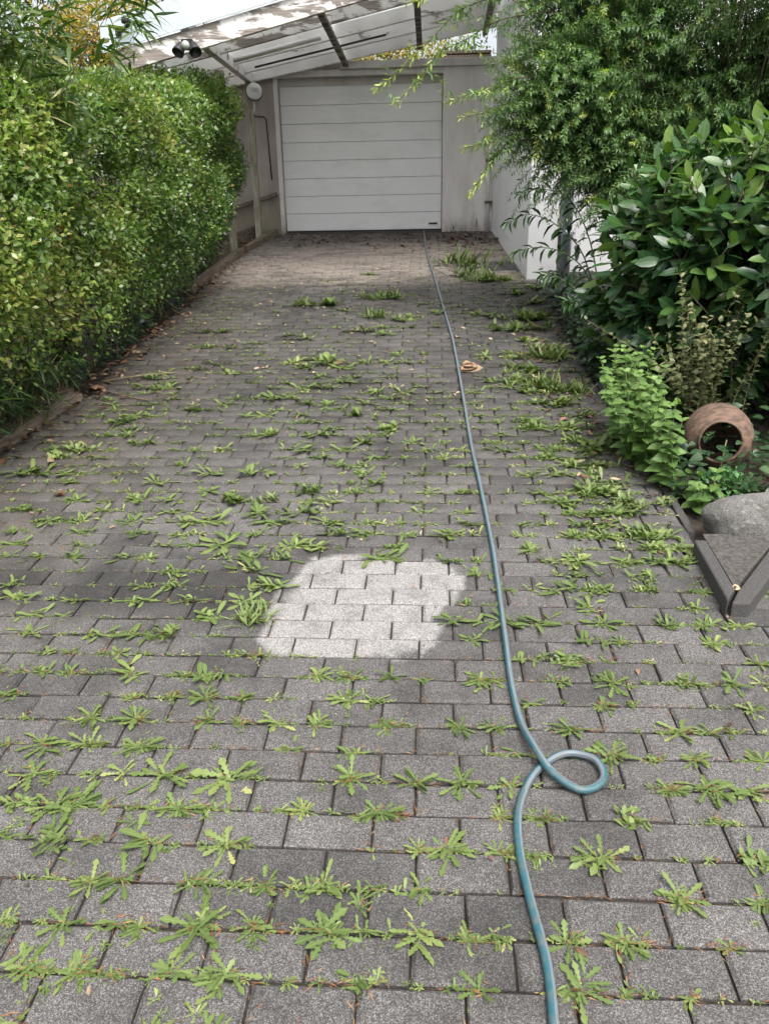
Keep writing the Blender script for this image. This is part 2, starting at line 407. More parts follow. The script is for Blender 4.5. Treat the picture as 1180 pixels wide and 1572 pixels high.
def leaf_plant(root, P, D, Nn, L, W, tone, prof, fold, curl, mat, nobj, name='leaf'):
    """the nobj leaves nearest the lens are parts of their own, the rest one foliage part"""
    base = Vector(root.location)
    P = np.asarray(P, float); D = norm(np.asarray(D, float)); Nn = np.asarray(Nn, float)
    L = np.broadcast_to(L, (len(P),)); W = np.broadcast_to(W, (len(P),))
    sc = L/np.linalg.norm(P-np.array([0, 0, EYE]), axis=1)
    # nearer layers first: count how deep a leaf sits behind others, roughly, by distance
    order = np.argsort(-sc)
    S = norm(np.cross(D, Nn)); U = np.cross(S, D)
    for i in order[:nobj]:
        o = bpy.data.objects.new(name, leaf_template(prof, fold, curl, mat, int(i) % 6))
        Mx = Matrix(((*(S[i]*W[i]), 0), (*(D[i]*L[i]), 0), (*(U[i]*L[i]), 0), (0, 0, 0, 1))).transposed()
        Mx.translation = Vector(P[i]) - base
        link(o, root); o.matrix_basis = Mx; o['tone'] = float(tone[i])
    r = order[nobj:]
    if len(r):
        s = Soup(); s.add(*leaves(P[r]-np.array(base), D[r], Nn[r], L[r], W[r], prof, fold, curl, np.asarray(tone)[r], jag=.2))
        o = s.obj('foliage', mat, root); tag(o, kind='stuff')

# ============================================================ GROUND AND DRIVE
def sheet(name, xs, ys, zf, mat):
    V = [(x, y, zf(x, y)) for y in ys for x in xs]; nx = len(xs)
    F = [(j*nx+i, j*nx+i+1, (j+1)*nx+i+1, (j+1)*nx+i) for j in range(len(ys)-1) for i in range(nx-1)]
    return pmesh(name, V, F, mat, None, 0, True)
ys = list(np.arange(-8, 13.01, .25)) + [16, 25, 60, 200, 400]
bedn = lambda x, y: .05*math.sin(x*9.1+y*5.3)*math.sin(y*7.7-x*3.1)
def soilz(x, y):
    z = g(y)-.045
    if -3.9 < x < -2.85 or 1.45 < x < 4.5: z += .05+bedn(x, y)*.5
    return z
xs = [-400, -120, -40, -12, -6] + list(np.arange(-4.2, 5.01, .15)) + [8, 14, 40, 120, 400]
tag(sheet('ground', xs, [-60]+ys, soilz, MAT['soil']), kind='structure')
drive = bpy.data.objects.new('driveway', None); link(drive); tag(drive, kind='structure')
dv = sheet('joint_bed', [XL-.02, -1.4, 0, XR+.0], list(np.arange(.2, 12.21, .2)), lambda x, y: g(y)-.016, MAT['joint']); dv.parent = drive

def paver_verts(wx, wy, jit):
    a, b = wx/2, wy/2; c = .0075
    j = lambda: random.uniform(-jit, jit)
    V = []
    for z, ins in ((-.06, 0), (-.008, 0), (0, c)):
        for sx, sy in ((-1, -1), (1, -1), (1, 1), (-1, 1)):
            V.append((sx*(a-ins)+(j() if ins else 0), sy*(b-ins)+(j() if ins else 0), z+(j()*.8 if ins else 0)))
    F = []
    for r in (0, 4):
        for k in range(4):
            F.append((r+k, r+(k+1) % 4, r+4+(k+1) % 4, r+4+k))
    F.append((8, 9, 10, 11)); return V, F
PV = []
for k in range(6):
    v, f = paver_verts(BRICK-.0065, ROW-.0095, .0036)
    me = bpy.data.meshes.new('paver'); me.from_pydata(v, [], f); me.materials.append(MAT['paver']); PV.append(me)
cells = []
for k in range(-6, 88):
    s = S0+(k+.5)*ROW
    if s > s_of(12.14): break
    y = y_of(s); ph = -.038 if k % 2 == 0 else .082
    ph += .004*math.sin(k*1.7) + random.uniform(-.006, .006)
    i0 = math.floor((XL-ph)/BRICK)
    xr = XR+.6 if y < 3.15 else XR
    for i in range(i0, 40):
        x0, x1 = max(ph+i*BRICK, XL), min(ph+(i+1)*BRICK, xr)
        if x1-x0 < .05: continue
        cells.append((y, (x0+x1)/2, (x1-x0)/BRICK))
        if x1 >= xr: break
def inview(x, y): return abs(x+.065*y*.9) < .56*(y*.94+.55)+.12 and y > 1.05
vis = [c for c in cells if inview(c[1], c[0])]
near = set(sorted(vis)[:300])
big = Soup(); tl = []
for c in cells:
    y, x, wf = c
    tone = random.gauss(0, .16)
    eu = Euler((slope(y)+random.gauss(0, .006), random.gauss(0, .006), random.gauss(0, .006)))
    lc = Vector((x, y, g(y)+random.gauss(0, .0014)))
    me = random.choice(PV)
    if c in near:
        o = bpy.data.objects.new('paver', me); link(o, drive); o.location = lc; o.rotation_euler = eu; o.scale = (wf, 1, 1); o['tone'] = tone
    else:
        Mx = Matrix.LocRotScale(lc, eu, Vector((wf, 1, 1)))
        V = np.array([Mx @ v.co for v in me.vertices])
        F = np.array([t for p in me.polygons for t in ((p.vertices[0], p.vertices[1], p.vertices[2]), (p.vertices[0], p.vertices[2], p.vertices[3]))])
        big.add(V, F, np.full(len(V), tone))
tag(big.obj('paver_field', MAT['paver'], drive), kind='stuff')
# ============================================================ GARAGE
GY = 12.2; GX0, GX1 = -2.205, .137; GZ = 1.56; GT = 3.62
gar = empty('garage', (-1, GY, 1.5), 'pale rendered garage with sectional door at the top of the drive', 'garage')
gl = Vector(gar.location)
def loc(o, root):           # geometry was given in world coordinates
    o.location = -Vector(root.location); return o
loc(box('wall', (GX1, GY, 1.2), (.90, GY+.35, 3.70), MAT['gwall'], gar, .006), gar)
loc(box('wall', (-3.6, GY, 1.2), (GX0-.055, GY+.35, 4.1), MAT['gwall_left'], gar, .006), gar)
loc(box('lintel', (GX0-.055, GY+.002, GT), (GX1-.001, GY+.35, 3.699), MAT['lintel'], gar, .006), gar)
loc(box('coping', (-1.3, GY-.035, 3.70), (.92, GY+.40, 3.80), MAT['lintel'], gar, .008), gar)
loc(box('wall', (GX0-.055, GY+.05, 3.70), (-1.3, GY+.35, 4.1), MAT['gwall_left'], gar, .004), gar)
loc(box('jamb', (GX0-.055, GY-.012, 1.25), (GX0, GY+.35, GT-.001), MAT['gwall'], gar, .004), gar)
loc(box('threshold', (GX0, GY-.05, 1.3), (GX1, GY+.3, GZ), MAT['slabfill'], gar, .004), gar)
loc(box('roof_deck', (-3.5, GY+.40, 3.6), (.9, 18, 3.72), MAT['timber'], gar, 0), gar)
loc(box('wall', (-3.6, GY+.35, 1.0), (-3.4, 18, 3.6), MAT['gwall_left'], gar, 0), gar)
door = bpy.data.objects.new('door', None); link(door, gar); door.location = (0, 0, 0)
tag(door, 'light grey sectional garage door')
def dl(o): o.location = -gl; return o
dl(box('header', (GX0+.002, GY+.115, 3.52), (GX1-.002, GY+.15, GT-.002), MAT['lintel'], door, .002))
zb = GZ+.025; ph_ = (3.518-zb)/8
for i in range(8):
    dl(box('panel', (GX0+.012, GY+.10, zb+i*ph_+.0022), (GX1-.012, GY+.14, zb+(i+1)*ph_-.0022), MAT['door'], door, .004))
dl(box('seal', (GX0+.012, GY+.105, GZ+.001), (GX1-.012, GY+.135, zb+.002), MAT['black'], door, 0))
dl(box('backing', (GX0+.004, GY+.142, GZ+.001), (GX1-.004, GY+.16, 3.52), MAT['black'], door, 0))
dl(box('badge', (-.075, GY+.094, GZ+.062), (.085, GY+.1005, GZ+.125), MAT['pipewhite'], door, .002))
dl(box('badge_lettering', (-.058, GY+.091, GZ+.088), (.068, GY+.0945, GZ+.114), MAT['black'], door, .001))
for a, b_ in (((.30, 1.56), (.30, 1.63)), ((.64, 1.6), (.64, 1.72))):
    loc(box('crack', (a[0], GY-.002, a[1]), (a[0]+.012, GY+.01, b_[1]), MAT['black'], gar, 0), gar)
# drain pipe and cable on the garage wall
pp = empty('drain_pipe', (.80, GY-.05, 1.5), 'thin pale drain pipe in the corner between garage and white house', 'pipe')
loc(tube('pipe', [(.80, GY-.045, 1.5), (.80, GY-.045, 2.35), (.815, GY-.045, 2.5), (.815, GY-.045, 3.2)], .028, MAT['pipewhite'], pp), pp)
for z in (1.92, 2.48): loc(box('clip', (.755, GY-.085, z), (.86, GY+.001, z+.035), MAT['bark'], pp, .003), pp)
cab = empty('wall_cable', (-2.4, GY, 2), 'thin grey cable running down the brown garage wall beside the door', 'cable')
loc(tube('cable', [(-2.62, GY-.008, 3.15), (-2.42, GY-.008, 3.13), (-2.39, GY-.008, 3.10), (-2.36, GY-.008, 2.3)], .009, MAT['kerb'], cab, 6), cab)
rail = empty('handrail', (-2.7, GY, 2), 'short slanting wooden handrail on the brown garage wall', 'handrail')
loc(beam('rail', (-3.25, GY-.07, 1.86), (-2.29, GY-.07, 2.13), .05, .055, MAT['timber'], rail), rail)
for x, z in ((-3.05, 1.88), (-2.36, 2.07)): loc(box('bracket', (x, GY-.06, z), (x+.03, GY+.001, z+.03), MAT['black'], rail, 0), rail)
# timber louvre left lying on the garage roof
st = empty('slat_stack', (.55, 12.9, 3.8), 'dark stack of slats on the garage roof beside the white house', 'slats')
for i in range(4): loc(box('slat', (.1+.03*i, 12.85+.02*i, 3.80+i*.06), (.84, 12.98+.02*i, 3.835+i*.06), MAT['timber'], st, .003), st)

# ============================================================ HOUSE AT THE RIGHT
hou = empty('house', (2, 10, 1), 'white rendered house wall at the right of the garage', 'house')
A_, B_ = Vector((.862, 12.2, 0)), Vector((1.095, 9.47, 0))
v = [(A_.x, A_.y, .9), (B_.x, B_.y, .7), (B_.x+.34, B_.y, .7), (B_.x+.34, B_.y+.10, .7), (7, B_.y+.10, .7), (7, 12.2, .7)]
n = len(v); vt = [(a, b_, 6.2) for a, b_, _ in v]
loc(pmesh('wall', v+vt, [(i, (i+1) % n, n+(i+1) % n, n+i)[::-1] for i in range(n)]+[tuple(range(n, 2*n))], MAT['hwall'], hou, .006), hou)
loc(box('plinth', (1.45, B_.y+.05, .7), (7, B_.y+.0985, 1.10), MAT['slabfill'], hou, .004), hou)
dp = empty('downpipe', (1.53, 9.46, 1), 'grey plastic downpipe on the front of the white house', 'downpipe')
loc(tube('pipe', [(1.53, 9.49, .95), (1.53, 9.49, 3), (1.53, 9.49, 5.8)], .062, MAT['pipegrey'], dp, 20), dp)
loc(tube('collar', [(1.53, 9.49, 1.50), (1.53, 9.49, 1.56)], .074, MAT['pipegrey'], dp, 20), dp)
loc(box('bracket', (1.43, 9.48, 1.515), (1.63, 9.569, 1.545), MAT['pipegrey'], dp, .002), dp)
gr = empty('drain_grate', (.86, 10.1, g(10.1)), 'grey slotted drain grate at the foot of the white wall', 'grate')
gz = lambda y: g(y)+.006
for i in range(13):
    y = 9.9+i*.034
    loc(beam('bar', (.62, y, gz(y)+.008), (1.03, y, gz(y)+.008), .014, .02, MAT['steelgrate'], gr, 0), gr)
for x in (.615, 1.035): loc(beam('frame', (x, 9.87, gz(9.87)+.009), (x, 10.34, gz(10.34)+.009), .022, .03, MAT['steelgrate'], gr, 0), gr)

# ============================================================ CARPORT ROOF
cp = empty('carport', (-2.5, 10.5, 1.3), 'weathered lean-to carport roof of white boards in front of the garage', 'carport')
def rz(x, y):                      # underside of the roof boards
    k = .225 - .055*(y-8.95)/3.2
    return 3.56+k*(x+2.55)+.0*(y-8.95)
for x, y, h in ((-2.53, 11.80, 3.52), (-2.70, 10.92, 3.52)):
    o = beam('post', (x, y, g(y)-.05), (x, y, h), .085, .085, MAT['post'], cp); loc(o, cp)
loc(beam('beam', (-2.55, 9.0, 3.66), (-2.55, 12.19, 3.66), .09, .13, MAT['peel'], cp), cp)
for x in (-1.22, -.19, .70):
    loc(beam('rafter', (x, 9.0, rz(x, 9)-.004), (x, 12.19, rz(x, 12.19)-.004), .075, .055, MAT['rotwood'], cp), cp)
for i, y in enumerate((9.02, 9.62, 10.25, 10.9, 11.5, 12.12)):
    ht = .20 if i == 0 else .15
    dz = -.20 if i == 0 else 0
    loc(beam('purlin', (-3.35, y, rz(-3.35, y)+ht+dz), (.84, y, rz(.84, y)+ht+dz), .05, ht, MAT['peel_bare'] if i in (0, 2) else MAT['peel'], cp), cp)
xsn = (-3.3, -2.54, -1.21, -.18, .84)
for a, b_ in zip(xsn[:-1], xsn[1:]):
    V = []; F = []; nn = 24
    for j in range(nn+1):
        x = a+.012+(b_-a-.024)*j/nn; wv = .010*math.sin(j*math.pi/1.5)
        for y in (8.97, 12.42): V.append((x, y, rz(x, y)+.215+wv))
    for j in range(nn): F.append((2*j, 2*j+2, 2*j+3, 2*j+1))
    o = loc(pmesh('roof_sheet', V, F, MAT['sheet'], cp, 0, True), cp)
    sd = o.modifiers.new('thick', 'SOLIDIFY'); sd.thickness = .004
# zinc fascia in two lengths with a seam
for a, b_ in ((-3.42, -2.962), (-2.956, .84)):
    V = []
    for x in (a, b_):
        zl = 3.555+.225*(x+2.55)+.01
        V += [(x, 8.955, zl), (x, 8.965, zl), (x, 8.965, zl+.285), (x, 8.955, zl+.285)]
    loc(pmesh('fascia', V, [(0, 1, 2, 3), (4, 7, 6, 5), (0, 4, 5, 1), (1, 5, 6, 2), (2, 6, 7, 3), (3, 7, 4, 0)], MAT['fascia'], cp, .002), cp)
loc(tube('fluorescent_tube', [(-2.42, 10.55, rz(-2.42, 10.55)-.03), (-1.35, 10.55, rz(-1.35, 10.55)-.03)], .03, MAT['pipewhite'], cp), cp)
loc(tube('conduit', [(-2.3, 11.2, rz(-2.3, 11.2)-.02), (-.6, 11.2, rz(-.6, 11.2)-.02)], .013, MAT['black'], cp, 8), cp)
# twin flood lamp
fl = empty('floodlight', (-2.52, 8.88, 3.38), 'black twin-head floodlight under the carport roof above the hedge', 'floodlight')
for dx, a in ((-.07, -.5), (.13, .55)):
    m = Matrix.Translation((dx, -.06, -.03)) @ Euler((R(140), 0, a)).to_matrix().to_4x4()
    lathe('lamp_head', [(.03, -.09), (.05, -.08), (.062, -.02), (.078, .03), (.08, .06), (.072, .055), (.06, .0), (.01, -.02)], m, MAT['black'], fl, 20)
lathe('lens', [(.001, .0), (.05, .0), (.055, .012), (.001, .02)], Matrix.Translation((.03, -.10, .01)) @ Euler((R(95), 0, 0)).to_matrix().to_4x4(), MAT['lens'], fl, 18)
box('bracket', (-.05, -.02, -.02), (.09, .06, .10), MAT['black'], fl, .004); fl.scale = (.78, .78, .78)
rd = empty('round_lamp', (-2.40, 11.55, 3.36), 'round white disc lamp with dark housing beside the carport post', 'lamp')
mr = Euler((R(86), 0, R(12))).to_matrix().to_4x4()
lathe('housing', [(.06, -.13), (.09, -.12), (.112, -.03), (.112, .0)], mr, MAT['black'], rd, 28)
lathe('face', [(.104, .0), (.106, .012), (.085, .024), (.001, .03)], mr, MAT['pipewhite'], rd, 28)
for i in range(3):
    b_ = box('marking', (-.035, -.0335, .035-.02*i), (.055, -.0315, .041-.02*i), MAT['pipegrey'], rd, 0); b_.rotation_euler.z = R(12)
box('bracket', (-.13, .04, -.02), (-.02, .12, .03), MAT['black'], rd, .003)
tube('lead', [(-.02, .05, -.1), (-.03, .06, -.2), (-.06, .1, -.27)], .012, MAT['pipewhite'], rd, 8)
sc = empty('security_camera', (-3.12, 8.95, 3.60), 'small black security camera on the zinc carport fascia', 'camera')
lathe('body', [(.022, -.05), (.032, -.045), (.034, .05), (.028, .055)], Matrix.Translation((.03, -.09, .02)) @ Euler((R(75), 0, R(-35))).to_matrix().to_4x4(), MAT['black'], sc, 16)
tube('arm', [(.02, -.06, .0), (-.05, -.03, -.05), (-.10, -.02, -.06)], .013, MAT['black'], sc, 8)
box('mount', (-.13, -.03, -.085), (-.08, .005, -.035), MAT['black'], sc, .003)

# ============================================================ HOSE
HP = [(-0.131,12.26),(-0.125,12.0),(-0.074,10.769),(0.035,9.425),(0.114,8.291),(0.176,7.337),(0.204,6.535),(0.225,5.559),(0.244,4.68),(0.271,4.001),(0.29,3.4),(0.289,2.984),(0.282,2.642),(0.278,2.395),(0.284,2.216),(0.301,2.072),(0.332,1.942),(0.366,1.876),(0.425,1.832),(0.483,1.846),(0.513,1.894),(0.498,1.953),(0.44,1.98),(0.373,1.958),(0.311,1.898),(0.27,1.821),(0.246,1.723),(0.242,1.601),(0.249,1.482),(0.257,1.375),(0.264,1.278),(0.262,1.16),(0.256,1.0),(.25,.6),(.3,.2)]
hr = .0117
def catmull(P, m):
    P = [np.array(p, float) for p in P]; out = []
    for i in range(len(P)-1):
        p0, p1, p2, p3 = P[max(i-1, 0)], P[i], P[i+1], P[min(i+2, len(P)-1)]
        for k in range(m):
            t = k/m; out.append(.5*((2*p1)+(p2-p0)*t+(2*p0-5*p1+4*p2-p3)*t*t+(-p0+3*p1-3*p2+p3)*t**3))
    out.append(P[-1]); return out
hp = catmull(HP, 10)
H3 = []
for i, p in enumerate(hp):
    lift = .027*math.exp(-((i/10-16)/1.25)**2) + .006*math.exp(-((i/10-20.5)/1.5)**2)
    zz = g(p[1]) if p[1] < 12.1 else g(12.1)
    H3.append((p[0]+.004*math.sin(i*.11), p[1], zz+hr+.002+lift+.0012*math.sin(i*.37)))
H3 = np.array(H3)
tg = norm(np.gradient(H3, axis=0)); sd_ = norm(np.cross(tg, np.array([0, 0, 1.]))); ud = np.cross(sd_, tg)
ns = 20; V = []; F = []; MI = []
for i in range(len(H3)):
    for j in range(ns):
        a = 2*math.pi*j/ns; V.append(H3[i]+hr*(sd_[i]*math.cos(a)+ud[i]*math.sin(a)))
for i in range(len(H3)-1):
    for j in range(ns):
        F.append((i*ns+j, i*ns+(j+1) % ns, (i+1)*ns+(j+1) % ns, (i+1)*ns+j))
        jj = (j - int(i*.012)) % ns
        MI.append(1 if jj in (3, 4, 5, 13, 14) else 2 if jj == 7 else 0)
ho = pmesh('garden_hose', V, F, HOSE[0], None, 0, True)
ho.data.materials.append(HOSE[1]); ho.data.materials.append(HOSE[2]); ho.data.polygons.foreach_set('material_index', MI)
tag(ho, 'blue-green garden hose running down the drive with one small loop', 'hose')

# ============================================================ LEFT HEDGE
_vr = np.random.default_rng(77); _VD = norm(_vr.normal(0, 1, (60, 3))); _VP = _vr.uniform(0, 6.28, 60); _VF = _vr.uniform(.6, 1.7, 60)
def vnoise(p, s, seed=0):
    o = (seed % 5)*12
    return sum(np.sin((p @ _VD[o+k])*s*_VF[o+k]+_VP[o+k]) for k in range(12))/3.4
hedge = empty('privet_hedge', (-3, 6.5, g(6.5)), 'tall clipped green hedge along the left side of the drive', 'hedge')
hb = np.array(hedge.location)
prof = np.array([(-2.95, .14), (-2.76, .24), (-2.57, .48), (-2.44, .88), (-2.38, 1.3), (-2.38, 1.78), (-2.44, 2.02), (-2.58, 2.12), (-2.95, 2.14), (-3.3, 2.14), (-3.7, 2.08)])
seg = np.diff(prof, axis=0); sl_ = np.linalg.norm(seg, axis=1); cum = np.concatenate([[0], np.cumsum(sl_)])
gv = np.vectorize(g)
def hedge_pts(n, d0, d1, y0=3.0, y1=10.75):
    y = y0 + (y1-y0)*rng.random(n)
    s = rng.random(n)*cum[-1]
    k = np.clip(np.searchsorted(cum, s)-1, 0, len(seg)-1); f = ((s-cum[k])/sl_[k])[:, None]
    p2 = prof[k]+seg[k]*f; nx = seg[k][:, 1]/sl_[k]; nz = -seg[k][:, 0]/sl_[k]
    endf = np.clip((y-10.1)/.65, 0, 1)**2
    X = p2[:, 0]-endf*.35*np.clip(nx, 0, 1); Z = p2[:, 1]-endf*.05*np.clip(nz, 0, 1)
    Pn = np.stack([X, y, Z], 1); Nr = np.stack([nx, np.zeros(n)+endf*.8, nz], 1); Nr = norm(Nr)
    lump = .075*vnoise(Pn, 6.5)+.045*vnoise(Pn, 15., 2)
    dep = d0+(d1-d0)*rng.random(n)
    low = np.clip((.95-Z)/.75, 0, 1)
    P = Pn + Nr*(lump-dep)[:, None]
    P[:, 2] += gv(P[:, 1])
    return P, Nr, Z, vnoise(Pn, 4.0, 5), low
fs = Soup()
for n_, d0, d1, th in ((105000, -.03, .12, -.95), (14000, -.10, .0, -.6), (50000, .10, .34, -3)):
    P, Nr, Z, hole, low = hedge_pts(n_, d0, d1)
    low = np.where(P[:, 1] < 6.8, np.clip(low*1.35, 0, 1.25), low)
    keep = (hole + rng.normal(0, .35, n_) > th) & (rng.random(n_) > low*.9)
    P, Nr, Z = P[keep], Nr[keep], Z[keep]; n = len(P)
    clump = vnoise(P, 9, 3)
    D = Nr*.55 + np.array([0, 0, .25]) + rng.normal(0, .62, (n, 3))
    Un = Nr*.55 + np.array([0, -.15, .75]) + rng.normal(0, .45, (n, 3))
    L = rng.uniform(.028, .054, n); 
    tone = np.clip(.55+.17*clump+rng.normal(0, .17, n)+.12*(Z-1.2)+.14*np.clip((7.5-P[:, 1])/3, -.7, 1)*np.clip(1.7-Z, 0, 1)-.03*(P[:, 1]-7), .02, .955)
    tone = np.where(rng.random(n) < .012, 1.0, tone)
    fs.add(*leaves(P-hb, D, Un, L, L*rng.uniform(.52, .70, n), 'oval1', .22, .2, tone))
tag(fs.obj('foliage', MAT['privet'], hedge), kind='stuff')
tw = Soup()
P, Nr, Z, hole, low = hedge_pts(4200, -.02, .30)
for i in range(len(P)):
    d = norm(Nr[i]*.6+np.array([0, 0, .5])+rng.normal(0, .6, 3)); l = rng.uniform(.12, .42)
    p0 = P[i]-hb-d*l*.6; p2 = p0+d*l; p1 = (p0+p2)/2+rng.normal(0, .02, 3)
    tw.stick([p0, p1, p2], [.0032, .0026, .0013], 3)
for i in range(60):
    y = rng.uniform(3, 10.2); x = rng.uniform(-3.3, -2.8); z0 = g(y)-.05
    tw.stick(np.array([(x, y, z0), (x+rng.normal(0, .06), y+rng.normal(0, .06), z0+.6), (x+rng.normal(0, .2), y+rng.normal(0, .2), z0+1.6)])-hb, [.016, .012, .005], 5)
tag(tw.obj('twigs', MAT['bark'], hedge), kind='stuff')

# ============================================================ BAMBOO
def cane_clump(name, label, spots, h, nl, L, mat, lean, tone0, wmul=.11, cat='bamboo'):
    root = empty(name, (spots[0][0], spots[0][1], g(spots[0][1])), label, cat); b0 = np.array(root.location)
    c = Soup(); PP, DD, NN = [], [], []
    for x, y in spots:
        hh = h*rng.uniform(.75, 1.1); ln = np.array([lean[0], lean[1], 0])+rng.normal(0, .18, 3)
        pts = [np.array([x, y, g(y)-.05])+np.array([0, 0, hh*t])+ln*hh*t*t*np.array([1, 1, 0]) for t in np.linspace(0, 1, 7)]
        c.stick(np.array(pts)-b0, np.linspace(.008, .002, 7), 5)
        for k in range(nl):
            t = rng.uniform(.35, 1)**(.5 if h > 2 else 1); i = min(int(t*6), 5); p = pts[i]+(pts[i+1]-pts[i])*(t*6-i)
            a = rng.uniform(0, 2*np.pi); d = np.array([math.cos(a), math.sin(a), rng.uniform(-.5, .5)])+np.array([lean[0]*1.2, lean[1]*1.2, 0])
            PP.append(p+rng.normal(0, .05, 3)); DD.append(d); NN.append(np.array([0, 0, 1])+rng.normal(0, .35, 3))
    tag(c.obj('canes', MAT['palebark'], root), kind='stuff')
    n = len(PP); LL = rng.uniform(.6, 1.15, n)*L
    s = Soup(); s.add(*leaves(np.array(PP)-b0, np.array(DD), np.array(NN), LL, LL*wmul, 'blade', .25, rng.uniform(.15, .5, n), np.clip(rng.normal(tone0, .22, n), 0, 1)))
    tag(s.obj('foliage', mat, root), kind='stuff'); return root
cane_clump('bamboo', 'leafy bamboo rising behind the hedge at the top left corner', [(-2.95-.8*rng.random(), 4.8+2.3*rng.random()) for _ in range(60)], 2.68, 120, .21, MAT['bamboo'], (.05, -.06), .6, .13)
cane_clump('bamboo', 'low dark bamboo grass at the foot of the hedge, lower left', [(-2.92+.20*rng.random(), 4.0+1.7*rng.random()) for _ in range(44)], .60, 26, .17, MAT['bamboo'], (.22, -.1), .3)
cane_clump('bamboo', 'dry bamboo grass under the middle of the hedge', [(-2.98+.2*rng.random(), 5.9+2.6*rng.random()) for _ in range(26)], .5, 15, .13, MAT['bamboo'], (.15, -.05), .25)

# ============================================================ SHOOTED SHRUBS
def shoot_leaves(pts, n, L, drop=0., spread=1., tone=(.4, .8)):
    pts = np.asarray(pts, float); m = len(pts)
    t = np.linspace(.02, .999, n); f = t*(m-1); i = np.minimum(f.astype(int), m-2); fr = (f-i)[:, None]
    P = pts[i]*(1-fr)+pts[i+1]*fr; T = norm(pts[i+1]-pts[i])
    a = rng.uniform(0, 6.28)+np.arange(n)*2.4
    ref = norm(np.cross(T, np.array([.1, .2, 1.]))); bi = np.cross(T, ref)
    rad = ref*np.cos(a)[:, None]+bi*np.sin(a)[:, None]
    D = T*.75+rad*spread+np.array([0, 0, -drop])
    Nn = np.array([0, 0, 1.])+T*.3+rng.normal(0, .3, (n, 3))
    return P, D, Nn, L*rng.uniform(.75, 1.15, n)*(1-.35*t), tone[0]+(tone[1]-tone[0])*t+rng.normal(0, .08, n)
wil = empty('willow_shrub', (2.7, 8.0, g(8.0)), 'big round fine-leaved willow shrub overhanging the right side', 'shrub')
wb = np.array(wil.location)
ell = [((2.0, 7.65, 2.78), (1.30, 1.0, .95), 680), ((3.4, 7.2, 2.9), (1.4, 1.1, 1.1), 420), ((1.45, 7.8, 3.6), (.95, .8, .85), 420), ((1.17, 7.5, 2.55), (.60, .6, .62), 420), ((1.68, 7.3, 2.08), (.6, .5, .45), 280), ((3.1, 6.7, 3.5), (1.4, .9, .9), 300), ((2.55, 7.1, 2.1), (1.1, .7, .75), 380)]
ws = Soup(); wt = Soup()
for c, r, ns_ in ell:
    c, r = np.array(c), np.array(r)
    for k in range(ns_):
        d = norm(rng.normal(0, 1, 3)); 
        if d[1] > .35: d[1] *= -.6
        d = norm(d)
        base = c+d*r*rng.uniform(.45, .85)
        l = rng.uniform(.22, .5); dr = norm(d*.8+np.array([-.30, -.15, .35])+rng.normal(0, .4, 3))
        pts = [base+dr*l*t+np.array([0, 0, -.28*l*t*t]) for t in np.linspace(0, 1, 5)]
        P, D, Nn, L, tn = shoot_leaves(pts, int(l/.0095), .062, .0, .9, (.3, .66) if rng.random() < .93 else (.5, 1.0))
        ws.add(*leaves(P-wb, D, Nn, L, L*.30, 'oval1', .2, .2, np.clip(tn, 0, 1)))
        wt.stick(np.array(pts)-wb, np.linspace(.003, .001, 5), 3)
    n = ns_*40
    d = norm(rng.normal(0, 1, (n, 3))); P = c+d*r*(rng.random((n, 1))**.5)*.72
    L = rng.uniform(.04, .065, n)
    ws.add(*leaves(P-wb, rng.normal(0, 1, (n, 3)), rng.normal(0, .5, (n, 3))+np.array([0, 0, 1]), L, L*.26, 'oval1', .2, .2, np.clip(rng.normal(.25, .15, n), 0, 1)))
    for k in range(ns_//5):
        d = norm(rng.normal(0, 1, 3)); e = c+d*r*.8
        b0 = np.array([2.7+rng.normal(0, .12), 8.0+rng.normal(0, .1), 2.0])
        wt.stick(np.array([b0, b0*.5+e*.5+rng.normal(0, .12, 3), e])-wb, [.014, .008, .003], 4)
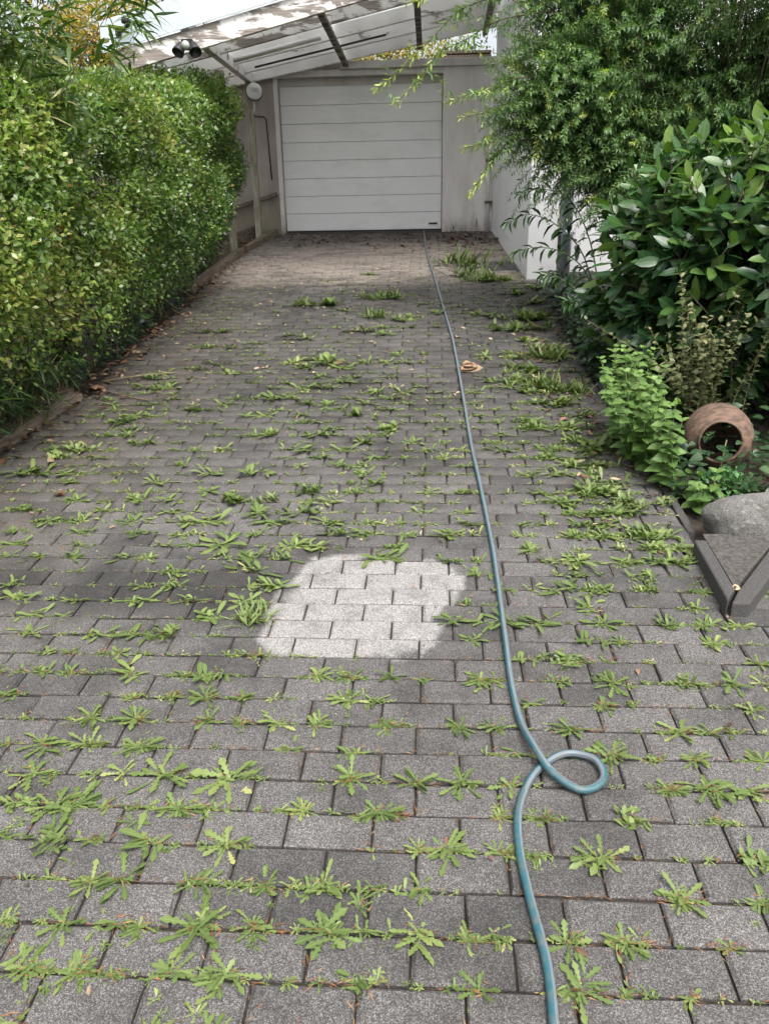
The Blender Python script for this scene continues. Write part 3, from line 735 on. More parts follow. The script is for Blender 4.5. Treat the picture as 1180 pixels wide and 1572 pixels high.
for pts in [[(0.9,7.3,3.40),(0.56,7.2,3.36),(0.28,7.2,3.28),(0.17,7.2,3.23),(-0.11,7.2,2.98),(-0.35,7.2,2.79),(-0.5,7.2,2.7)],[(.95,7.3,3.25),(0.54,7.2,3.18),(0.26,7.2,3.05),(0.04,7.2,2.96),(-0.13,7.2,2.76),(-0.32,7.2,2.6)],[(1.1,7.4,2.8),(0.67,7.2,2.76),(0.46,7.2,2.67),(0.28,7.2,2.65),(0.1,7.2,2.59)],[(1.1,7.4,2.6),(0.68,7.2,2.55),(0.46,7.2,2.52),(0.22,7.2,2.48)],[(1.1,7.4,2.4),(0.74,7.2,2.3),(0.46,7.2,2.29),(0.25,7.2,2.25)],[(1.1,7.4,2.55),(0.74,7.2,2.38),(0.52,7.2,2.17),(0.41,7.2,2.01),(0.31,7.2,1.88)],[(1.0,7.3,3.1),(.6,7.1,3.3),(.3,7.1,3.42),(.05,7.1,3.40),(-.12,7.1,3.30)],[(1.0,7.4,3.35),(.7,7.3,3.42),(.45,7.25,3.38),(.2,7.2,3.40)],[(1.1,7.5,2.95),(.8,7.4,2.98),(.55,7.3,2.90)]]:
    q = catmull([np.array(p) for p in pts], 5); ln = sum(np.linalg.norm(q[i+1]-q[i]) for i in range(len(q)-1))
    P, D, Nn, L, tn = shoot_leaves(q, int(ln/.013), .085, .05, .85, (.45, 1.0))
    ws.add(*leaves(P-wb, D, Nn, L, L*.27, 'oval2', .2, .2, np.clip(tn, 0, 1)))
    wt.stick(np.array(q)-wb, np.linspace(.006, .002, len(q)), 4)
    for k in range(7):
        i = rng.integers(3, len(q)-3); a = q[i]; dr = norm(q[i+1]-q[i]+rng.normal(0, .55, 3)); l = rng.uniform(.1, .25)
        p2 = [a+dr*l*t for t in np.linspace(0, 1, 4)]
        P, D, Nn, L, tn = shoot_leaves(p2, int(l/.014), .07, .03, .8, (.45, .95))
        ws.add(*leaves(P-wb, D, Nn, L, L*.27, 'oval2', .2, .2, np.clip(tn, 0, 1)))
tag(ws.obj('foliage', MAT['willow'], wil), kind='stuff')
wt.stick(np.array([(2.75, 8.05, g(8)-.05), (2.72, 8.02, 1.6), (2.65, 7.95, 2.4), (2.5, 7.8, 3.2)])-wb, [.06, .05, .035, .02], 8)
tag(wt.obj('branches', MAT['bark'], wil), kind='stuff')

# ---- cherry laurel
lau = empty('cherry_laurel', (2.3, 5.4, g(5.4)), 'glossy dark cherry laurel bush with large leaves at the right', 'shrub')
lb = np.array(lau.location)
lob = [((2.25, 5.55, 1.45), (1.02, .85, .82), 230), ((2.75, 4.85, 1.45), (.98, .62, .80), 210), ((1.80, 6.15, 1.25), (.64, .65, .75), 160), ((1.85, 5.6, .95), (.58, .55, .55), 110), ((1.95, 5.2, 1.25), (.62, .5, .62), 110), ((1.85, 5.95, 1.72), (.55, .5, .5), 110)]
PP, DD, NN, LL, TT = [], [], [], [], []
lst = Soup()
for c, r, ns_ in lob:
    c, r = np.array(c), np.array(r)
    for k in range(ns_):
        d = norm(rng.normal(0, 1, 3))
        if d[1] > .3: d[1] *= -1
        if d[2] < -.8: continue
        tip = c+d*r*rng.uniform(.86, 1.06)
        ax = norm(d*.7+np.array([-.05, -.1, .55])+rng.normal(0, .28, 3)); l = .22
        b0 = tip-ax*l
        lst.stick(np.array([b0-ax*.15-d*.2, b0, tip])-lb, [.007, .005, .003], 5)
        ref = norm(np.cross(ax, np.array([.2, .9, .1]))); bi = np.cross(ax, ref)
        m = rng.integers(6, 10); a0 = rng.uniform(0, 6.28); bt = rng.normal(.42, .18)+.2*(d[2])
        for q in range(m):
            t = q/(m-1); a = a0+q*2.4; rad = ref*math.cos(a)+bi*math.sin(a)
            PP.append(b0+ax*l*t); DD.append(ax*(.35+.8*t)+rad*(.95-.35*t)+np.array([0, 0, -.40])); NN.append(ax+rad*-.25+np.array([0, 0, .35])+rng.normal(0, .15, 3))
            LL.append(rng.uniform(.15, .22)*(1-.22*t)); TT.append(np.clip(bt+.35*t*rng.random()+rng.normal(0, .1), 0, 1))
# some leaves in the dark inside
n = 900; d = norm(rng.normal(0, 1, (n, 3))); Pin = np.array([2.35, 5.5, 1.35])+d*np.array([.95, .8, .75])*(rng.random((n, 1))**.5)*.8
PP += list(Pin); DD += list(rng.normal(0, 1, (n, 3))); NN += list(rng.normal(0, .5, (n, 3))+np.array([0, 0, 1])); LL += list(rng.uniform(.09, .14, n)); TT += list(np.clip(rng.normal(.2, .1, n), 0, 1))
for k in range(60):
    d = norm(rng.normal(0, 1, 3)); e = np.array([2.35, 5.5, 1.45])+d*np.array([.95, .8, .8])*.85; b0 = np.array([2.35+rng.normal(0, .15), 5.5+rng.normal(0, .12), g(5.5)-.03])
    lst.stick(np.array([b0, b0*.5+e*.5+rng.normal(0, .1, 3), e])-lb, [.018, .011, .005], 5)
LL = np.array(LL)
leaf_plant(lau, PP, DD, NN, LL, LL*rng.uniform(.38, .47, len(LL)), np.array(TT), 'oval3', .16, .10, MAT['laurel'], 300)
tag(lst.obj('stems', MAT['bark'], lau), kind='stuff')

# ---- sapling with hanging leaves in front of the white wall
sap = empty('sapling', (1.55, 7.3, g(7.3)), 'young shrub with drooping leaves in front of the white house corner', 'shrub')
sb = np.array(sap.location); PP, DD, NN, LL, TT = [], [], [], [], []; ss = Soup()
for pts in [[(1.55,7.3,.75),(1.35,7.3,1.35),(1.1,7.3,1.62),(.85,7.3,1.72),(.66,7.3,1.66)],[(1.55,7.3,.75),(1.38,7.25,1.2),(1.15,7.2,1.4),(.9,7.2,1.45),(.72,7.2,1.40)],[(1.55,7.3,.75),(1.3,7.1,1.05),(1.1,7.1,1.2),(.95,7.1,1.22)],[(1.55,7.3,.75),(1.4,7.2,1.4),(1.2,7.2,1.8),(.95,7.2,1.92),(.74,7.2,1.88)],[(1.55,7.3,.75),(1.35,7.0,.95),(1.15,6.95,1.0)]]:
    q = np.array(catmull(pts, 5)); ss.stick(q-sb, np.linspace(.008, .002, len(q)), 5)
    P, D, Nn, L, tn = shoot_leaves(q[4:], 26, .16, .45, .95, (.35, .75))
    PP += list(P); DD += list(D); NN += list(Nn); LL += list(L); TT += list(np.clip(tn, 0, 1))
LL = np.array(LL); leaf_plant(sap, PP, DD, NN, LL, LL*.30, np.array(TT), 'oval3', .25, .35, MAT['mint' if False else 'laurel'], 130)
tag(ss.obj('stems', MAT['greenstem'], sap), kind='stuff')

# ---- lemon balm
def balm(name, label, spots, h, L0, nobj, mat, tone):
    root = empty(name, (spots[0][0], spots[0][1], g(spots[0][1])), label, 'plant'); b0 = np.array(root.location)
    PP, DD, NN, LL, TT = [], [], [], [], []; s = Soup()
    for x, y in spots:
        hh = h*rng.uniform(.65, 1.1); ln = rng.normal(0, .12, 2)+np.array([-.14, -.14])
        base = np.array([x, y, g(y)-.02]); top = base+np.array([ln[0]*hh*1.4, ln[1]*hh*1.4, hh])
        s.stick(np.array([base, (base+top)/2+rng.normal(0, .01, 3), top])-b0, [.004, .003, .0015], 4)
        m = max(int(hh/.058), 3); a0 = rng.uniform(0, 3.14)
        for k in range(m):
            t = .18+.82*k/(m-1); p = base+(top-base)*t; a = a0+k*math.pi/2
            for sg in (0, math.pi):
                dv_ = np.array([math.cos(a+sg), math.sin(a+sg), .02+.6*(t > .93)])
                PP.append(p); DD.append(dv_); NN.append(np.array([0, -.45, 1])+rng.normal(0, .2, 3)); LL.append(L0*rng.uniform(.8, 1.15)*(1-.5*t*t)); TT.append(np.clip(tone+.4*t+rng.normal(0, .1), 0, 1))
    LL = np.array(LL); leaf_plant(root, PP, DD, NN, LL, LL*.76, np.array(TT), 'heart', .18, .22, mat, nobj)
    tag(s.obj('stems', MAT['greenstem'], root), kind='stuff')
balm('lemon_balm', 'bright green lemon balm clump spilling over the kerb beside the pot', [(1.16+(.15 if i % 3 else .27)*rng.random()**.8, (3.98 if i % 3 else 4.45)+(.95 if i % 3 else .5)*rng.random()) for i in range(78)], .56, .084, 290, MAT['mint'], .25)
balm('broad_leaf_plant', 'low plant with broad bright leaves in front of the terracotta pot', [(1.34+.16*rng.random(), 3.80+.16*rng.random()) for _ in range(7)], .20, .09, 40, MAT['mint'], .2)

# ---- fading stalks between balm and laurel
dry = empty('fading_stalks', (1.75, 4.9, g(4.9)), 'tangle of pale fading stalks rising above the terracotta pot', 'plant'); b0 = np.array(dry.location)
s = Soup(); PP, DD, NN, LL, TT = [], [], [], [], []
for k in range(40):
    x, y = 1.5+.35*rng.random(), 4.6+.35*rng.random(); hh = rng.uniform(.5, 1.0); ln = rng.normal(0, .27, 2)+np.array([-.06, -.15])
    q = np.array([np.array([x, y, g(y)])+np.array([ln[0]*t*t*hh, ln[1]*t*t*hh, hh*t]) for t in np.linspace(0, 1, 6)])
    s.stick(q-b0, np.linspace(.0026, .001, 6), 4)
    P, D, Nn, L, tn = shoot_leaves(q[1:], int(hh*46), .055, .2, .9, (.05, .6)); PP += list(P); DD += list(D); NN += list(Nn); LL += list(L); TT += list(np.clip(tn+rng.normal(0, .2, len(tn)), 0, 1))
LL = np.array(LL); ls = Soup(); ls.add(*leaves(np.array(PP)-b0, np.array(DD), np.array(NN), LL, LL*.62, 'oval2', .2, .3, np.array(TT)))
tag(ls.obj('foliage', MAT['drygreen'], dry), kind='stuff'); tag(s.obj('stems', MAT['palebark'], dry), kind='stuff')

# ---- ivy ground cover in the right bed
def cover(name, label, n, fx, mat, L0, h, prof='heart', kind='stuff', cat='ivy', wm=.85):
    P = np.array([fx() for _ in range(n)]); a = rng.uniform(0, 6.28, n)
    P = np.stack([P[:, 0], P[:, 1], gv(P[:, 1])+rng.random(n)**1.5*h*P[:, 2]], 1)
    D = np.stack([np.cos(a), np.sin(a), rng.uniform(-.3, .4, n)], 1); Nn = np.array([-.1, -.25, 1])+rng.normal(0, .3, (n, 3)); L = L0*rng.uniform(.6, 1.2, n)
    s = Soup(); s.add(*leaves(P, D, Nn, L, L*wm, prof, .12, .2, np.clip(rng.normal(.45, .2, n), 0, 1)))
    return tag(s.obj(name, mat), label, cat, kind=kind)
cover('ivy', 'dark ivy ground cover filling the bed under the laurel', 4200, lambda: (1.27+1.5*rng.random()**1.3, 3.85+4.6*rng.random(), 1), MAT['ivy'], .06, .28)
cover('ivy', 'dark ivy creeping between the white house corner and the laurel', 1800, lambda: (1.20+.6*rng.random(), 6.0+3.0*rng.random(), 1), MAT['ivy'], .06, .25)
cover('hedge_underplants', 'dark weeds growing under the hedge', 900, lambda: (-2.95+.22*rng.random(), 4.2+5.2*rng.random(), 1), MAT['ivy'], .06, .2)
cur = empty('cranesbill', (1.55, 3.98, g(3.98)), 'fine-leaved green cranesbill clump in front of the terracotta pot', 'plant'); b0 = np.array(cur.location)
n = 420; d = norm(rng.normal(0, 1, (n, 3))); d[:, 2] = abs(d[:, 2]); P = d*np.array([.17, .12, .13])*(.6+.4*rng.random((n, 1))); L = rng.uniform(.018, .034, n)
s = Soup(); s.add(*leaves(P, d+rng.normal(0, .7, (n, 3)), d*.5+np.array([0, -.2, 1])+rng.normal(0, .3, (n, 3)), L, L*.8, 'lance', .2, .2, rng.random(n)))
tag(s.obj('foliage', MAT['curly'], cur), kind='stuff')
s = Soup()
for i in range(0, n, 6): s.stick(np.array([P[i]*np.array([.2, .2, 0]), P[i]]), [.002, .001], 3)
tag(s.obj('stems', MAT['greenstem'], cur), kind='stuff')

# ============================================================ POT, STONES, KERBS
pot = empty('terracotta_pot', (1.625, 4.36, g(4.36)+.185), 'round terracotta pot lying on its side, dark mouth facing the drive', 'pot')
ax = Vector((-.22, -.95, .10)).normalized(); mp = ax.to_track_quat('Z', 'Y').to_matrix().to_4x4()
outer = [(.07, -.235), (.10, -.235), (.165, -.20), (.208, -.13), (.225, -.04), (.220, .04), (.196, .105), (.162, .145), (.140, .160), (.134, .170), (.137, .178), (.138, .188), (.133, .194)]
inner = [(.126, .192), (.122, .180), (.122, .16), (.15, .12), (.185, .04), (.19, -.05), (.17, -.14), (.10, -.2), (.01, -.21)]
lathe('body', outer+inner, mp, MAT['terracotta'], pot, 48, .02)
pot.scale = (.86, .86, .86); pot.location.z = g(4.36)+.165
tube('dry_stalk', [(-.05, -.25, -.16), (-.03, -.22, -.05), (-.015, -.2, .04)], .004, MAT['palebark'], pot, 5)
def lump(name, c, r, mat, rot=0, amp=.06, parent=None):
    V = []; F = []; nu, nv_ = 48, 24
    for i in range(nv_+1):
        th = math.pi*i/nv_
        for j in range(nu):
            a = 2*math.pi*j/nu; d = Vector((math.sin(th)*math.cos(a), math.sin(th)*math.sin(a), math.cos(th)))
            e = Vector([math.copysign(abs(k)**.8, k) for k in d])
            q = 1+amp*(math.sin(3.1*d.x+1)+math.sin(4.3*d.y+2.3*d.z)+.5*math.sin(9*d.x-7*d.z))*.5
            v = Vector((e.x*r[0]*q, e.y*r[1]*q, e.z*r[2]*q)); v.rotate(Euler((0, 0, rot))); V.append(v)
    for i in range(nv_):
        for j in range(nu): F.append((i*nu+j, i*nu+(j+1) % nu, (i+1)*nu+(j+1) % nu, (i+1)*nu+j)[::-1])
    o = pmesh(name, V, F, mat, parent, 0, True); o.location = c; return o
def boulder_mat():
    m, t, b, out = newmat('mottled_boulder')
    n1 = noise(t, pos(t), 130, 4, .7); n2 = noise(t, pos(t), 9, 5, .65); n3 = noise(t, pos(t), 26, 4, .6)
    c = ramp(t, n1, [(.3, (.065, .063, .06)), (.7, (.24, .23, .22))])
    c = mix(t, ramp(t, n2, [(.45, gray(0)), (.65, gray(.75))]), c, mix(t, 1, c, (.50, .52, .45), 'MULTIPLY'))
    c = mix(t, ramp(t, n3, [(.58, gray(0)), (.68, gray(.6))]), c, (.30, .30, .28))
    t.links.new(c, b.inputs['Base Color']); b.inputs['Roughness'].default_value = .92
    bump(t, b, mth(t, 'ADD', n3, mth(t, 'MULTIPLY', n1, .4)), 1.0, .012)
    return m
MAT['boulder'] = boulder_mat()
tag(lump('boulder', (1.63, 3.50, g(3.50)+.075), (.35, .15, .130), MAT['boulder'], R(4), .11), 'smooth rounded grey boulder behind the pointed slab', 'boulder')
kz = .07
tri = empty('pointed_slab', (1.3, 3.2, g(3.2)), 'pointed concrete slab edged by two dark kerb stones at the right', 'slab')
def prism(name, pts, h0, h1, mat, root, bev=.006):
    n = len(pts); V = [(x, y, g(y)+h0) for x, y in pts]+[(x, y, g(y)+h1) for x, y in pts]
    return loc(pmesh(name, V, [tuple(range(n))[::-1], tuple(range(n, 2*n))]+[(i, (i+1) % n, n+(i+1) % n, n+i) for i in range(n)], mat, root, bev), root)
prism('kerb_stone', [(1.170, 2.80), (1.228, 2.885), (1.248, 3.31), (1.193, 3.31)], -.05, kz, MAT['kerb'], tri, .008)
prism('kerb_stone', [(1.182, 2.785), (1.248, 2.780), (1.66, 3.33), (1.59, 3.36), (1.236, 2.875)], -.05, kz-.004, MAT['kerb'], tri, .008)
prism('infill', [(1.235, 2.90), (1.60, 3.385), (1.254, 3.385)], -.05, kz-.007, MAT['slabfill'], tri, .003)
for y0, y1, x0, x1, hh in ((3.53, 3.86, 1.236, 1.245, .05), (3.87, 4.36, 1.245, 1.25, .04), (4.37, 4.86, 1.25, 1.252, .035), (4.87, 5.4, 1.25, 1.25, .03), (5.41, 5.95, 1.25, 1.25, .03)):
    e = empty('kerb_stone', (1.25, y0, g(y0)), {3.53: 'dark kerb stone beside the grey boulder', 3.87: 'dark kerb stone below the broad leaves', 4.37: 'dark kerb stone under the near end of the lemon balm', 4.87: 'dark kerb stone beneath the lemon balm middle', 5.41: 'dark kerb stone beyond the lemon balm'}[y0], 'kerb')
    e.name = 'edging_stone'
    prism('stone', [(x0, y0), (x0+.04, y0), (x1+.04, y1), (x1, y1)], -.05, hh*.1, MAT['kerb'], e, .006)
# timber edging at the hedge foot
for (x0, y0), (x1, y1), wd, hh, lab in (((-2.80, 4.55), (-2.66, 5.58), .10, .05, 'split weathered timber edging board at the near foot of the hedge'), ((-2.86, 4.5), (-2.76, 5.7), .06, .07, 'second timber edging board behind the split one, near foot of the hedge'), ((-2.80, 9.05), (-2.62, 11.0), .09, .08, 'mossy timber kerb beam running to the near carport post'), ((-2.58, 11.05), (-2.34, 12.15), .09, .08, 'timber kerb beam between carport post and garage wall'), ((-3.05, 9.6), (-2.80, 11.0), .14, .16, 'old timber step lying behind the near carport post'), ((-3.1, 11.2), (-2.62, 12.1), .16, .15, 'dark timber sleeper against the brown garage wall')):
    e = empty('timber_edging', ((x0+x1)/2, (y0+y1)/2, g((y0+y1)/2)), lab, 'timber')
    loc(beam('board', (x0, y0, g(y0)+hh), (x1, y1, g(y1)+hh), wd, hh+.05, MAT['timber'], e, .008), e)
    if y0 == 4.55:
        for k in range(3): loc(beam('splinter', (x0-.03+.03*k, y0+.03, g(y0)+hh+.012), (x1-.035+.033*k, y1-.05*k, g(y1)+hh+.014), .022, .02, MAT['timber'], e, .004), e)

